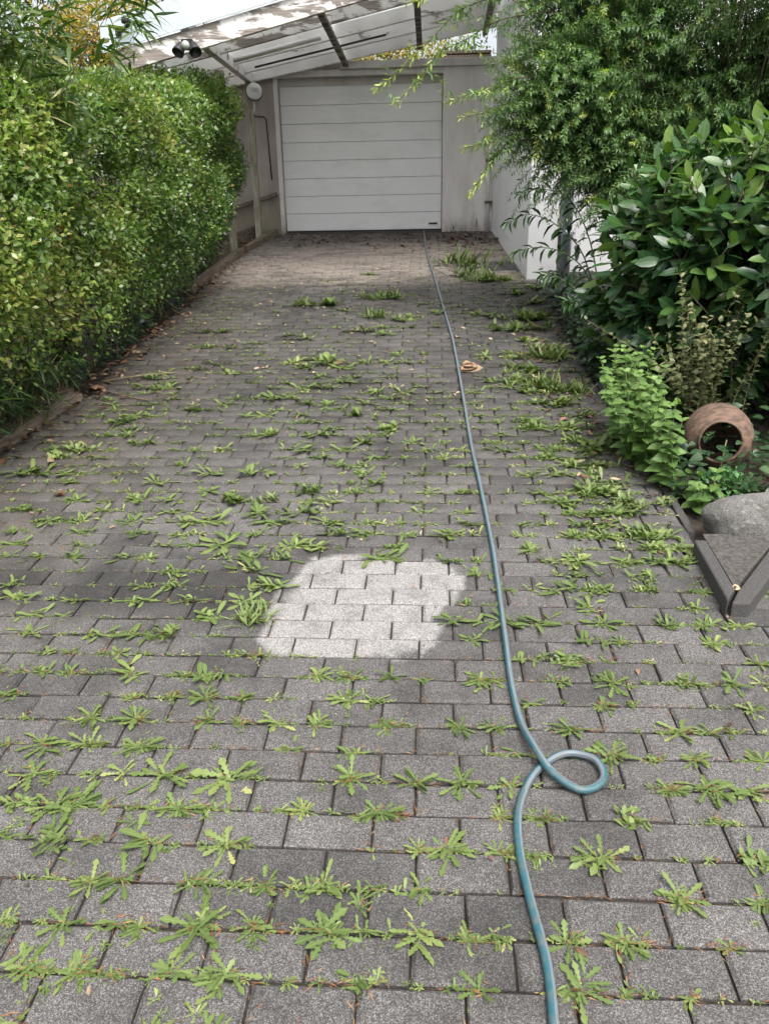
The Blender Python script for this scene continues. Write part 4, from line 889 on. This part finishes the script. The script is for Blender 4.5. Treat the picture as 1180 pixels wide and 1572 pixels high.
# ============================================================ WEEDS
WEEDS = "-0.55,1.38,97d -0.61,1.90,112d -0.24,1.36,79d 0.56,1.74,89b 0.85,1.64,85b -0.80,1.90,92d -1.03,1.78,88d -1.03,1.63,83b -0.79,1.49,77d -0.27,1.53,77d -0.93,1.26,69d -0.46,1.27,69d 0.05,1.63,78d 0.34,1.24,64d -0.77,1.64,78r 0.62,1.51,68d -0.89,1.38,65d -0.80,1.18,59d -0.59,1.15,58d -0.46,1.15,57d 0.56,2.00,79d 0.81,1.89,75d 0.45,1.62,68d -0.03,1.37,61d 0.46,1.37,60d 0.11,1.22,56d -0.55,1.63,68d 0.33,1.38,57d -1.24,2.01,75d -1.21,1.87,71d -1.08,1.75,68d -0.72,1.75,67d -0.24,1.86,69d -0.14,1.73,65d -0.43,1.38,56d -0.81,1.25,54d -0.59,1.20,52d -0.15,1.23,52r 0.49,2.52,84b 0.80,2.15,73d 0.09,1.91,68d 1.04,2.40,76d -1.07,3.88,113b -1.09,2.38,77r -0.80,2.35,75r -0.02,1.51,53d 0.88,2.41,70b -1.13,2.13,67d -0.98,2.12,67d -0.78,2.25,69d -0.50,2.13,66d -1.09,1.98,64d -0.92,2.01,64d -0.44,2.00,63d -1.20,1.75,58r -0.87,1.50,52d -0.59,1.51,52d -0.42,1.49,51d -0.70,1.37,48d 0.18,2.37,70d 0.63,2.38,69d 0.60,2.98,83r 0.45,2.12,62d 0.81,2.00,59d -0.04,1.88,58d 0.23,1.86,57d 0.70,1.89,57d 0.93,1.83,55d 0.82,1.50,48d 0.16,1.37,46d -1.12,8.40,198b -1.01,3.39,90r -0.79,3.07,83r -0.74,2.10,60d -0.36,1.70,51d 0.90,3.98,96b 1.02,3.44,85b 1.11,3.47,85d 1.00,2.00,54d -0.21,3.27,79r -0.40,2.37,61d -0.66,4.03,92b -0.87,6.42,139b -0.37,2.13,55d -0.28,2.28,58d -0.76,1.37,40r -0.91,1.15,36r 0.44,2.78,65r 0.32,2.75,65r 0.10,2.14,54d 0.10,2.68,64r -2.39,4.17,95r -0.78,2.84,68r -0.92,2.74,66r -1.03,2.63,64b -0.71,2.68,65g 0.58,2.21,53d 1.06,2.22,53d 0.28,2.01,50r 0.33,1.70,44d -0.03,1.63,43d 0.27,1.62,43d 0.19,1.62,43d 0.21,1.56,42d 0.70,1.38,37d 0.09,1.36,38d 0.41,10.15,199g 0.90,7.81,156b 0.76,7.45,150b 0.90,5.65,115b 0.94,4.62,96r 1.02,3.89,83b 0.64,3.26,72r 1.05,3.20,67r 1.06,2.55,55d 1.19,2.43,53d -0.80,4.61,93r -0.66,3.76,78r -1.03,2.26,52b -0.63,2.25,52r -0.19,2.25,51d -0.24,1.98,47r -0.93,1.63,41r -0.98,1.48,39r -1.04,1.38,37d -0.73,1.24,34r -0.44,3.42,71r -0.67,3.21,67r -0.67,2.95,63r -0.14,2.40,53d -0.29,2.34,52d 0.22,2.11,47d 0.30,1.75,41d 0.92,2.79,56b -1.03,4.26,82r -1.62,3.89,76r -0.91,3.78,74r -1.14,3.63,72r -0.81,3.54,70r -0.86,3.27,65r -1.24,2.88,59r -1.16,2.64,55r -1.33,2.63,55r -1.44,2.49,53r -1.18,2.48,53r -0.70,2.49,52r -0.65,2.42,51r -1.43,2.38,51r -0.89,2.40,51r 1.03,7.76,131b 1.04,6.87,117b 0.96,6.61,113g 0.64,5.97,104b 0.80,6.19,107b 0.87,5.86,102g 0.93,5.50,96b 1.02,5.18,91r 0.88,4.93,87r 0.98,4.55,81r 0.89,4.48,80r 0.70,3.89,71r 0.68,3.81,70r 0.83,3.92,72b 1.01,4.12,75r 0.94,3.92,71b 1.02,3.73,68r 0.84,3.71,68r 0.94,3.76,69r 0.97,3.46,64b 1.16,3.40,63d 1.04,3.35,62b 1.17,3.31,62d -0.66,3.39,64r 1.14,9.09,149r 0.67,2.75,53r 0.92,3.04,57b 1.20,2.79,53d 0.60,2.65,51r -0.72,4.90,87r -0.54,3.80,70r -0.52,3.55,66r 0.09,3.49,65r -1.15,5.53,97r -0.53,5.16,91b -2.21,5.88,104r -2.13,5.09,92b -2.25,4.58,84b -0.14,2.12,44d -0.94,1.76,39r -0.62,1.74,38r -0.48,1.21,30d 0.34,2.51,48r 0.45,2.36,46r 0.24,2.30,45r 0.34,2.18,43r 0.89,2.13,41d 0.95,2.12,41r 0.20,1.75,36d 0.43,1.24,28r -1.76,2.87,55r -0.18,3.40,58r 0.19,2.76,49r 0.23,2.36,43d 0.70,3.04,50r 0.64,2.90,48r 0.94,3.16,51b 1.07,2.91,48d 1.05,2.76,46r 1.06,2.64,44r 0.72,2.63,44d 1.42,3.08,50r -0.15,3.65,59d -0.54,3.39,56r -0.27,5.01,77b 0.44,4.55,71r 0.67,5.07,77r -1.05,4.82,76b -2.25,6.09,94b -2.32,4.52,73b -1.48,2.23,41r -0.90,2.26,41r -1.35,1.98,37r -0.84,1.74,34r -2.15,4.17,68r -1.27,4.28,69r -1.25,3.99,65r -2.14,3.71,62r -1.98,3.61,60r -1.42,3.23,54r -1.15,3.15,53r -1.14,2.92,50r -1.01,2.89,49r -1.63,2.74,48r -1.60,2.64,47r -1.59,2.40,43r -1.32,2.38,43r -1.47,2.29,42r 0.80,1.73,31r 1.11,8.43,118r 0.84,7.01,100b 0.73,6.55,94b 1.13,6.74,96r 0.69,5.65,82b 1.07,5.75,83g 0.81,5.97,86b 0.69,4.93,73r 0.91,4.77,71r 1.07,4.74,70r 0.97,4.38,65b 0.70,4.18,63r 0.81,4.35,65b 0.76,3.65,56r 0.70,3.53,55r 0.85,3.49,54r 0.86,3.61,55r 0.45,3.39,53r 0.86,3.28,51r 0.66,3.13,49r 0.21,3.14,49r 0.30,3.00,47r -0.90,8.23,111r -0.57,7.92,107g -0.45,8.65,115g 0.63,9.42,124g 0.88,8.75,116r 1.32,9.83,128r 0.39,9.62,126g -1.55,4.11,60r -1.41,3.86,57r -2.24,3.67,55r -1.53,3.59,53r -1.41,3.48,52r -1.26,3.59,53r -1.26,3.47,52r -1.85,3.22,49r -1.50,2.88,45r 1.12,3.22,45r 1.19,3.23,45r 1.08,2.71,39r 0.55,2.50,37r 1.34,2.92,41r 1.22,2.53,36d -0.55,4.62,62r -0.53,4.34,59r -0.42,4.24,58r -0.29,4.15,56r -0.28,3.80,52d -0.31,3.50,49r 0.20,3.61,50r -0.40,4.68,63r -0.33,4.52,61r -0.42,4.40,60r 0.70,6.38,81r 0.76,5.46,71r 0.69,4.63,61r -2.15,7.39,95r -1.16,6.50,84r -1.01,5.89,77r -0.84,5.89,77r -1.04,5.58,74r -0.88,5.45,72r -0.45,5.47,72r -0.31,4.97,66b -1.34,4.59,62r -1.83,4.72,64r 0.09,3.25,45r 0.16,2.65,38r -0.02,2.32,34r 0.21,2.01,30d 0.69,2.02,30r 0.69,1.81,27d -0.33,7.81,92b -0.57,7.49,89r 0.59,7.92,93r -1.94,3.86,51r -1.74,3.73,49r -1.80,3.58,48r -1.74,3.49,47r -1.38,3.68,48r -2.09,3.45,46r -2.02,3.35,45r -1.71,3.33,45r -1.67,3.23,44r -1.26,3.04,41r -1.86,2.98,41r -0.70,2.95,40r -1.38,2.48,35r -1.51,2.37,34r -0.65,2.29,33r -0.90,2.28,33r -0.02,4.02,50r -0.45,5.69,68r 0.60,5.06,60r 0.70,4.48,54b 0.76,4.59,55b 0.89,4.22,51r 0.60,4.00,49r 0.72,3.70,45r 0.43,3.51,44r 0.14,2.88,35b 1.13,2.92,34r 0.64,2.51,31r -0.31,4.87,54r -0.67,4.46,50r -0.05,4.28,48r 0.19,4.36,49r -0.39,4.03,46r 0.20,4.03,46r -0.05,3.74,43r 0.16,3.76,43r -0.14,3.52,41r -0.21,5.66,62r -0.33,5.55,61r 0.40,6.59,70r 0.08,4.92,54r -0.13,4.77,53r 0.56,4.47,50r 0.59,5.84,63r -1.99,7.45,80b -1.99,6.96,75b -1.20,7.15,76r -0.73,7.38,78r -0.45,7.37,78r -1.83,6.49,71r -1.04,6.57,71r -1.06,6.38,69r -0.74,6.31,68r -1.64,6.19,68r -0.91,6.14,67r -0.72,5.95,65r -0.77,5.42,60r -1.66,5.39,60r -1.53,5.44,60r -1.27,5.25,58r -1.16,5.20,58r -0.93,5.23,58r -0.32,5.29,58r -0.79,5.03,56r -0.63,4.97,55r -0.41,4.76,53r -2.22,6.22,68r -2.05,5.88,65r -2.00,5.90,65r -2.19,5.71,63r -1.70,5.37,60r -2.27,5.29,59r -2.09,5.25,59r -2.01,5.22,58r -2.02,5.00,56r -2.12,4.88,55r -2.02,4.85,55r -2.40,4.54,52r -2.16,4.63,53r -2.05,4.48,51r -1.51,4.33,50r -2.09,4.14,48r -1.35,2.17,28r -0.63,2.15,28b -0.48,1.50,21b -2.06,4.26,48r -1.14,3.40,40r -0.88,3.42,40r -2.01,3.24,39r -1.32,3.23,38r -1.26,3.29,39r -1.50,2.75,34r -1.25,2.36,30r -0.11,2.11,26r 0.46,2.04,25r -0.09,1.74,23r -0.58,8.71,87r -0.45,7.58,77r -0.20,7.95,80r 0.02,8.04,81r 0.44,7.98,80r 0.79,9.47,93g -0.03,4.54,46r -0.79,4.31,44r -0.76,4.13,42r -0.48,3.66,38r -0.20,6.42,62r -0.58,6.10,59r -0.32,6.09,59r 0.38,4.66,46r -1.92,6.38,63r -0.58,6.42,62r -0.41,6.44,62r -0.68,5.30,53r -0.93,5.00,50r -1.74,4.24,44r 0.20,3.25,33r -1.50,3.47,35r -1.26,2.51,27r 0.58,4.25,38r 0.56,3.71,34r 0.46,3.65,34r -0.77,9.81,81r -0.09,8.41,70r -0.22,7.62,64r -0.94,7.55,64r -0.74,4.41,40r -0.46,4.14,38r -0.09,3.86,35r -0.33,3.64,34r -0.06,3.63,33r -0.32,6.68,57r -0.06,6.09,52r -0.08,5.87,51r -0.19,5.49,48r 0.32,5.67,49r 0.30,5.49,48r 0.20,5.09,45r 0.32,5.21,46r 0.43,4.87,43r 0.07,4.71,42b 0.19,4.58,41r 0.08,4.44,40r 0.57,4.71,42r 0.56,4.97,44r 0.67,6.68,57r -2.11,6.91,60r -1.59,7.10,61r -1.36,7.37,63r -1.40,5.94,52r -1.14,5.99,52r -0.60,5.92,51r -1.45,5.59,49r -1.32,5.59,49r -0.41,5.26,46r -1.51,5.10,46r -1.35,4.96,44r -1.18,4.90,44r -0.79,4.82,43r -0.59,4.85,43r -2.03,6.37,56r -2.34,5.52,49r -1.92,5.64,50r -2.34,5.24,47r -2.23,4.87,44r -1.90,4.66,42r -2.03,4.60,42r -1.87,4.19,39r -1.45,4.23,39r -2.30,4.21,39r 0.67,2.18,21r 0.26,2.88,25r 0.08,4.24,33r -0.65,3.88,31r -0.09,6.65,50r 0.05,5.71,43r 0.18,5.30,40r 0.43,5.07,39r 0.60,5.34,41r -1.81,6.98,53r -1.51,6.72,51r -0.42,5.92,45r -0.61,5.54,42r -1.05,5.30,41r -2.01,5.52,43r -1.80,5.08,40r -1.66,4.94,39r -1.64,4.66,37r -1.50,4.59,36r -1.61,3.14,27r 0.04,7.56,51r 0.18,8.40,56r 0.26,8.29,55r -0.75,8.77,59r -0.47,4.01,27r 0.10,3.87,26r -0.31,6.47,42r 0.06,5.45,36r 0.18,5.58,36r 0.43,5.82,38r 0.43,5.61,36r -0.08,5.28,35r 0.07,5.18,34r -0.06,5.07,33r 0.35,5.05,33r -0.17,4.42,30r 0.31,4.73,31r 0.69,5.50,36r -0.84,7.08,45r -0.69,6.46,42r -1.54,6.23,41r -0.47,6.26,40r -1.27,5.62,37r -0.30,5.36,35r -1.92,6.13,40r -2.41,5.56,37r -1.91,5.39,36r -1.91,5.17,35r -2.42,5.22,35r -2.52,4.73,32r -2.03,4.34,30r -0.49,1.76,14b 0.57,1.24,11r -1.87,4.00,26r -1.26,3.79,25r -0.11,4.15,23r 0.05,6.01,32r 0.01,5.54,30r -0.18,5.18,28r 0.43,5.35,29r 0.31,4.95,27r -0.95,6.96,37r -0.83,6.83,37r -1.62,6.65,36r -1.05,5.04,28r -0.88,5.03,28r -2.16,5.52,31r -2.13,4.39,25r -1.60,8.21,42r"
def weed_shape(kind, sd):
    r = np.random.default_rng(sd)
    if kind == 'd':
        n = int(r.integers(24, 34)); az = np.arange(n)*2.4+r.normal(0, .55, n); el = r.uniform(.03, .7, n); L = .22+.82*r.random(n)**1.3; W = np.sqrt(L)*r.uniform(.17, .28, n); pr, fo, cu = 'dandy', .2, r.uniform(.12, .4, n); c = r.normal(0, .09, (n, 2))*np.array([1.6, .7])
    elif kind == 'r':
        n = int(r.integers(15, 24)); az = np.arange(n)*2.4+r.normal(0, .4, n); el = r.uniform(.05, .8, n); L = .25+.78*r.random(n)**1.3; W = np.sqrt(L)*r.uniform(.18, .30, n); pr, fo, cu = 'lance', .25, r.uniform(.1, .45, n); c = r.normal(0, .12, (n, 2))*np.array([2.4, .6])
    elif kind == 'b':
        n = int(r.integers(38, 54)); az = r.uniform(0, 6.28, n); el = r.uniform(.2, 1.1, n); L = r.uniform(.25, .58, n); W = L*r.uniform(.28, .4, n); pr, fo, cu = 'lance', .25, r.uniform(.1, .5, n); c = r.normal(0, .2, (n, 2))
    else:
        n = 70; az = r.uniform(0, 6.28, n); el = r.uniform(.5, 1.35, n); L = r.uniform(.5, 1.0, n); W = L*.11; pr, fo, cu = 'blade', .2, r.uniform(.1, .5, n); c = r.normal(0, .36, (n, 2))*np.array([1.3, .8])
    P = np.stack([c[:, 0], c[:, 1], np.full(n, .015)], 1)
    D = np.stack([np.cos(az)*np.cos(el), np.sin(az)*np.cos(el), np.sin(el)], 1)
    Nn = np.array([0, 0, 1.])-D*D[:, 2:3]+r.normal(0, .16, (n, 3))
    tone = np.clip(r.normal(.5, .12, n), .29, .95); tone[r.random(n) < .012] = 0
    return P, D, Nn, L, W, pr, fo, cu, tone
T_leaf, T_join = {}, {}
for kd in 'drbg':
    for k in range(8):
        P, D, Nn, L, W, pr, fo, cu, tn = weed_shape(kd, 100+k*7+ord(kd))
        ms = []
        for i in range(len(P)):
            co, tr, t_, ed = leaves(P[i:i+1], D[i:i+1], Nn[i:i+1], L[i:i+1], W[i:i+1], pr, fo, cu[i:i+1], tn[i:i+1], jag=.35)
            co[:, 2] = np.maximum(co[:, 2], .05+.03*(i % 4))
            ms.append((co, tr, t_, ed))
        T_join[kd, k] = ms
def weed_me(kd, k, j=None):
    key = (kd, k, j)
    if key not in T_leaf:
        ms = T_join[kd, k]
        if j is not None: co, tr, t_, ed = ms[j]
        else:
            s = Soup()
            for m_ in ms: s.add(*m_)
            co, tr, t_, ed = np.concatenate(s.c), np.concatenate(s.t), np.concatenate(s.a), np.concatenate(s.e)
        T_leaf[key] = np_mesh('leaf' if j is not None else 'weed', co, tr, t_, ed, MAT['weed'], True)
    return T_leaf[key]
def hose_x(y):
    return float(np.interp(y, [p[1] for p in HP[:14]][::-1], [p[0] for p in HP[:14]][::-1]))
KN = {'d': ('dandelion_weed', 'jagged dandelion', 'dandelion'), 'r': ('rosette_weed', 'weed rosette', 'weed'), 'b': ('bushy_weed', 'bushy weed clump', 'weed'), 'g': ('grass_tuft', 'grass tuft', 'grass tuft')}
def nth(k): return '%d%s' % (k, 'th' if 10 <= k % 100 <= 20 else {1: 'st', 2: 'nd', 3: 'rd'}.get(k % 10, 'th'))
wl = []
for e in WEEDS.split():
    a, b_, c = e.split(','); wl.append((float(a), float(b_), int(c[:-1])/1000, c[-1]))
ws_ = Soup(); bucket = {}
for i, (x, y, r, kd) in enumerate(wl):
    k = int(rng.integers(0, 8)); y = row_snap(y)+rng.normal(0, .004); r = max(r, .028)
    rz_ = rng.uniform(0, 6.28); lc = Vector((x, y, g(y)-.006)); sr = r*rng.uniform(1.0, 1.2); tn = float(np.clip(rng.normal(0, .14), -.2, .25))
    if kd == 'd': sr *= 1.02
    elif y > 2.6: sr *= 1.34
    hz = sr*(rng.uniform(.75, 1.1) if y < 2.8 else rng.uniform(.85, 1.3))
    if kd == 'r': rz_ = rng.choice([0, math.pi])+rng.normal(0, .45)
    Mx = Matrix.LocRotScale(lc, Euler((slope(y), 0, rz_)), Vector((sr, sr, hz)))
    if i < 300:
        nm, ds, ct = KN[kd]
        row = int(round((s_of(row_snap(y))-S0)/ROW))+1
        if i < 95 and kd in 'dr':
            o = bpy.data.objects.new(nm, None); o.empty_display_size = .1; link(o)
            for j in range(len(T_join[kd, k])):
                lf = bpy.data.objects.new('leaf', weed_me(kd, k, j)); link(lf, o); lf['tone'] = float(tn)
        else:
            o = link(bpy.data.objects.new(nm, weed_me(kd, k))); o['tone'] = float(tn)
        o.matrix_basis = Mx; bucket.setdefault((kd, row), []).append((x, o)); tag(o, None, ct, ds+'s in the paving joints')
    else:
        for co, tr, t_, ed in T_join[kd, k]:
            V = np.array(Mx.to_3x3()) @ co.T; ws_.add(V.T+np.array(lc), tr, np.clip(t_+tn, 0, 1), ed)
for (kd, row), L_ in bucket.items():
    L_.sort(key=lambda q: q[0]); ds = KN[kd][1]
    where = 'the %s paver joint up from the bottom edge' % nth(row)
    for j, (x, o) in enumerate(L_):
        o['label'] = (ds+', '+nth(j+1)+' from left in '+where) if len(L_) > 1 else 'only '+ds+' in '+where
# offshoots round each weed, so that they stand in uneven clumps
for x, y, r, kd in wl:
    left = x < -.05 and y < 2.4; strip = x > .62 and y > 2.9
    m = int(rng.poisson(4.0 if left else 7.0 if strip else 2.4))
    for q in range(m):
        along = rng.random() < .7
        x2 = x+rng.normal(0, r*(1.3 if along else .5)); y2 = row_snap(y)+(rng.normal(0, .006) if along else rng.normal(0, .05))
        if abs(x2+.27) < .40 and abs(y2-2.87) < .36: continue
        if strip and x2 > 1.23 and y2 > 3.15: continue
        k2 = kd if rng.random() < (.3 if strip else .6) else 'rb'[int(rng.integers(0, 2))]; kk = int(rng.integers(0, 8)); r2 = r*rng.uniform(.22, .7)*(1.75 if strip else 1.4 if y > 2.8 else 1)
        Mx = np.array(Matrix.LocRotScale(None, Euler((slope(y2), 0, rng.uniform(0, 6.28))), Vector((r2, r2, r2*rng.uniform(.6, 1.2)*(1.35 if y > 2.8 else 1)))).to_3x3()); lc = np.array((x2, y2, g(y2)-.004)); tn = max(rng.normal(.04, .14), -.2)
        for co, tr, t_, ed in T_join[k2, kk][::2]:
            ws_.add((Mx @ co.T).T+lc, tr, np.clip(t_+tn, 0, 1), ed)
# countless seedlings in the joints
for k in range(4200):
    y = row_snap(rng.uniform(1.2, 9.6)); x = rng.uniform(XL+.1, XR-.02)
    dens = .5+.5*math.sin(x*2.3+1.2)*math.sin(y*1.7) + (.8 if x > .7 else 0)+(.45 if y > 3.4 else .15 if x < -.1 else -.25)
    if rng.random() > dens*.75 or (abs(x+.25) < .42 and abs(y-2.87) < .36): continue
    kd = 'r' if rng.random() < .8 else 'b'; kk = int(rng.integers(0, 8)); r = rng.uniform(.018, .042)*(1.3 if y > 3.4 else .75)
    Mx = np.array(Matrix.LocRotScale(None, Euler((slope(y), 0, rng.uniform(0, 6.28))), Vector((r, r, r))).to_3x3()); lc = np.array((x, y, g(y)-.004)); tn = max(rng.normal(.15, .15), -.2)
    for co, tr, t_, ed in T_join[kd, kk][::(3 if kd == 'b' else 2)]:
        ws_.add((Mx @ co.T).T+lc, tr, np.clip(t_+tn, 0, 1), ed)
tag(ws_.obj('joint_weeds', MAT['weed']), 'small weeds and seedlings sprouting from the paving joints', 'weeds', kind='stuff')

# ============================================================ LITTER
s = Soup()
n = 9000
yy = 1.1+(rng.random(n)**1.4)*3.4; xx = rng.uniform(-2.4, 1.25, n)
clus = np.sin(xx*7.3+yy*3)*np.sin(yy*6.1-xx*2.2)
PP, DD = [], []
for i in range(n):
    if rng.random() > .35+.5*clus[i]: continue
    if rng.random() < .72: y = row_snap(yy[i])+rng.normal(0, .004); x = xx[i]; a = rng.normal(0, .45)
    else:
        k = round((s_of(yy[i])-S0)/ROW-.5); ph = -.038 if k % 2 == 0 else .082
        y = yy[i]; x = ph+BRICK*round((xx[i]-ph)/BRICK)+rng.normal(0, .003); a = math.pi/2+rng.normal(0, .4)
    if rng.random() < .10: x += rng.normal(0, .03); y += rng.normal(0, .02); a = rng.uniform(0, 3.14)
    if abs(x+.25) < .36 and abs(y-2.87) < .34: continue
    PP.append((x, y, g(y)+rng.uniform(-.006, .0025))); DD.append((math.cos(a), math.sin(a), rng.normal(.05, .12)))
for x, y, r, kd in wl:
    if y > 2.7: continue
    y = row_snap(y)
    for k in range(int(rng.integers(3, 12))):
        a = rng.normal(0, .6); PP.append((x+rng.normal(0, r*.45), y+rng.normal(0, .012), g(y)+rng.uniform(.0, .012))); DD.append((math.cos(a), math.sin(a), rng.normal(.1, .2)))
PP = np.array(PP); n = len(PP); L = rng.uniform(.012, .036, n)
s.add(*leaves(PP, np.array(DD), np.tile([0, 0, 1.], (n, 1))+rng.normal(0, .3, (n, 3)), L, .003, 'oval1', .2, rng.uniform(-.2, .3, n), np.clip(rng.normal(.55, .25, n), 0, 1)))
tag(s.obj('dry_needles', MAT['needle']), 'orange-brown dry needles caught in the paving joints', 'needles', kind='stuff')
s = Soup()
def litter(n, fx, L0, L1, tone):
    P = np.array([fx() for _ in range(n)]); P = np.stack([P[:, 0], P[:, 1], gv(P[:, 1])+rng.uniform(.002, .018, n)], 1); a = rng.uniform(0, 6.28, n)
    L = rng.uniform(L0, L1, n)
    s.add(*leaves(P, np.stack([np.cos(a), np.sin(a), rng.normal(.1, .2, n)], 1), np.array([0, 0, 1.])+rng.normal(0, .35, (n, 3)), L, L*rng.uniform(.3, .6, n), 'oval2', .45, rng.uniform(-.3, .6, n), np.clip(rng.normal(*tone, n), 0, 1)))
litter(520, lambda: (-2.74+abs(rng.normal(0, .13)), 4.4+7.5*rng.random()), .03, .09, (.45, .25))
litter(420, lambda: (-2.3+2.9*rng.random()+.2*rng.random(), 12.05-abs(rng.normal(0, .45))), .03, .075, (.2, .15))
litter(150, lambda: (.2+.75*rng.random(), 11.75-abs(rng.normal(0, .3))), .03, .075, (.15, .12))
litter(420, lambda: (XL+.1+3.8*rng.random(), 5.5+6*rng.random()), .02, .05, (.85, .2))
litter(160, lambda: (.75+.5*rng.random(), 3.4+4.5*rng.random()), .03, .07, (.5, .3))
litter(120, lambda: (-2.6+3.8*rng.random(), 1.2+4*rng.random()), .012, .03, (.6, .3))
tag(s.obj('leaf_litter', MAT['dryleaf']), 'brown leaf litter strewn along the hedge foot and in front of the door', 'leaf litter', kind='stuff')
def dead_leaf(name, label, x, y, L, W, rzv, tone, nl=1, lift=.015):
    o = empty(name, (x, y, g(y)+.004), label, 'leaf', rz=rzv); q = Soup()
    for k in range(nl):
        P = np.array([[rng.normal(0, .02)*(nl > 1), rng.normal(0, .012)*(nl > 1), lift*(.3+k*.4)]]); a = rng.normal(0, .5)*(nl > 1)
        q.add(*leaves(P-np.array([[L*.5, 0, 0]]), np.array([[math.cos(a), math.sin(a), .05]]), np.array([[rng.normal(0, .3), -.25+.5*rng.normal(0, 1)*(nl > 1), 1.]]), L*(1-.12*k), W, 'oval3', .5, rng.uniform(-.1, .3), np.array([tone+rng.normal(0, .08)])))
    m_ = q.obj('blade', MAT['dryleaf'], o, True)
    sd = m_.modifiers.new('thick', 'SOLIDIFY'); sd.thickness = .0012
dead_leaf('dead_leaf', 'large curled pale brown dead leaf lying against the hose', .335, 6.22, .22, .075, R(12), .84, 6, .02)
dead_leaf('dead_leaf', 'small cream leaf beside the hose above the brown leaf', .235, 7.2, .06, .045, R(60), 1.0)
dead_leaf('dead_leaf', 'orange-brown dead leaf on the timber edging by the hedge', -2.60, 5.72, .14, .10, R(-50), .60, 2, .05)
dead_leaf('dead_leaf', 'orange withered leaf on the pavers at the left edge', -2.02, 3.90, .055, .04, R(10), .5, 3)
dead_leaf('dead_leaf', 'yellowish leaf lying in the tip of the pointed slab', 1.25, 2.945, .045, .03, R(20), 1.0, 2, .07)
dead_leaf('dead_leaf', 'dark brown bent leaf lying among the weeds at the lower right', .35, 1.33, .035, .014, R(-40), .3)
for i, (x, y, c, lab) in enumerate(((.0, 1.50, 0, 'tiny pink petal'), (.0, 0, 0, ''))):
    pass
tg_ = empty('twig', (-2.2, 5.55, g(5.55)), 'thin dark twig lying on the pavers near the hedge', 'twig')
loc(tube('stick', [(-2.5, 5.72, g(5.72)+.012), (-2.3, 5.6, g(5.6)+.02), (-2.1, 5.53, g(5.53)+.01)], .006, MAT['bark'], tg_, 6), tg_)
tg_ = empty('twig', (-2.2, 6.1, g(6.1)), 'long pale dry stalk lying from the hedge onto the pavers', 'twig')
loc(tube('stick', [(-2.62, 5.95, g(5.95)+.02), (-2.35, 6.1, g(6.1)+.02), (-2.1, 6.2, g(6.2)+.012)], .006, MAT['palebark'], tg_, 6), tg_)

# ============================================================ BEYOND THE GARAGE
def crown_tree(name, label, c, r, n, L0, mat, tmean, base_z, cat='tree'):
    root = empty(name, (c[0], c[1], base_z), label, cat); b0 = np.array(root.location); c, r = np.array(c), np.array(r)
    k = 26; cl = c+norm(rng.normal(0, 1, (k, 3)))*r*rng.uniform(.35, .85, (k, 1)); ct = rng.normal(0, .15, k)
    i = rng.integers(0, k, n); P = cl[i]+rng.normal(0, 1, (n, 3))*r*.22; D = rng.normal(0, 1, (n, 3)); L = L0*rng.uniform(.6, 1.2, n)
    s = Soup(); s.add(*leaves(P-b0, D, rng.normal(0, .5, (n, 3))+np.array([0, 0, 1]), L, L*.5, 'oval1', .2, .2, np.clip(tmean+ct[i]+rng.normal(0, .15, n), 0, 1)))
    tag(s.obj('crown', mat, root), kind='stuff')
    t = Soup(); t.stick(np.array([(c[0], c[1], base_z), (c[0]+.1, c[1], (base_z+c[2])/2), c])-b0, [.09, .07, .03], 7)
    for q in cl[:14]: t.stick(np.array([c-np.array([0, 0, r[2]*.5]), (c+q)/2, q])-b0, [.03, .02, .006], 4)
    t.obj('trunk', MAT['bark'], root)
crown_tree('yellow_shrub', 'yellow autumn shrub behind the zinc fascia at the top left', (-5.3, 14.2, 4.6), (1.3, .8, 1.1), 9000, .08, MAT['autumn'], .62, 1.5, 'shrub')
crown_tree('yellow_shrub', 'orange and yellow shrub showing over the garage roof', (-.9, 15.2, 4.3), (1.3, .7, .55), 5000, .08, MAT['autumn'], .45, 3.72, 'shrub')
crown_tree('garden_tree', 'green tree behind the carport at the top left', (-3.6, 17.5, 5.4), (2.2, 1.3, 1.6), 14000, .10, MAT['tree'], .5, 1.5)
crown_tree('garden_tree', 'green bush over the garage roof beside the white house', (.3, 15.6, 4.2), (.9, .7, .6), 4000, .08, MAT['tree'], .5, 3.72)
crown_tree('garden_tree', 'green tree behind the bamboo at the far left', (-7.5, 13.5, 4.2), (2.0, 1.5, 2.4), 12000, .11, MAT['tree'], .45, 1.2)
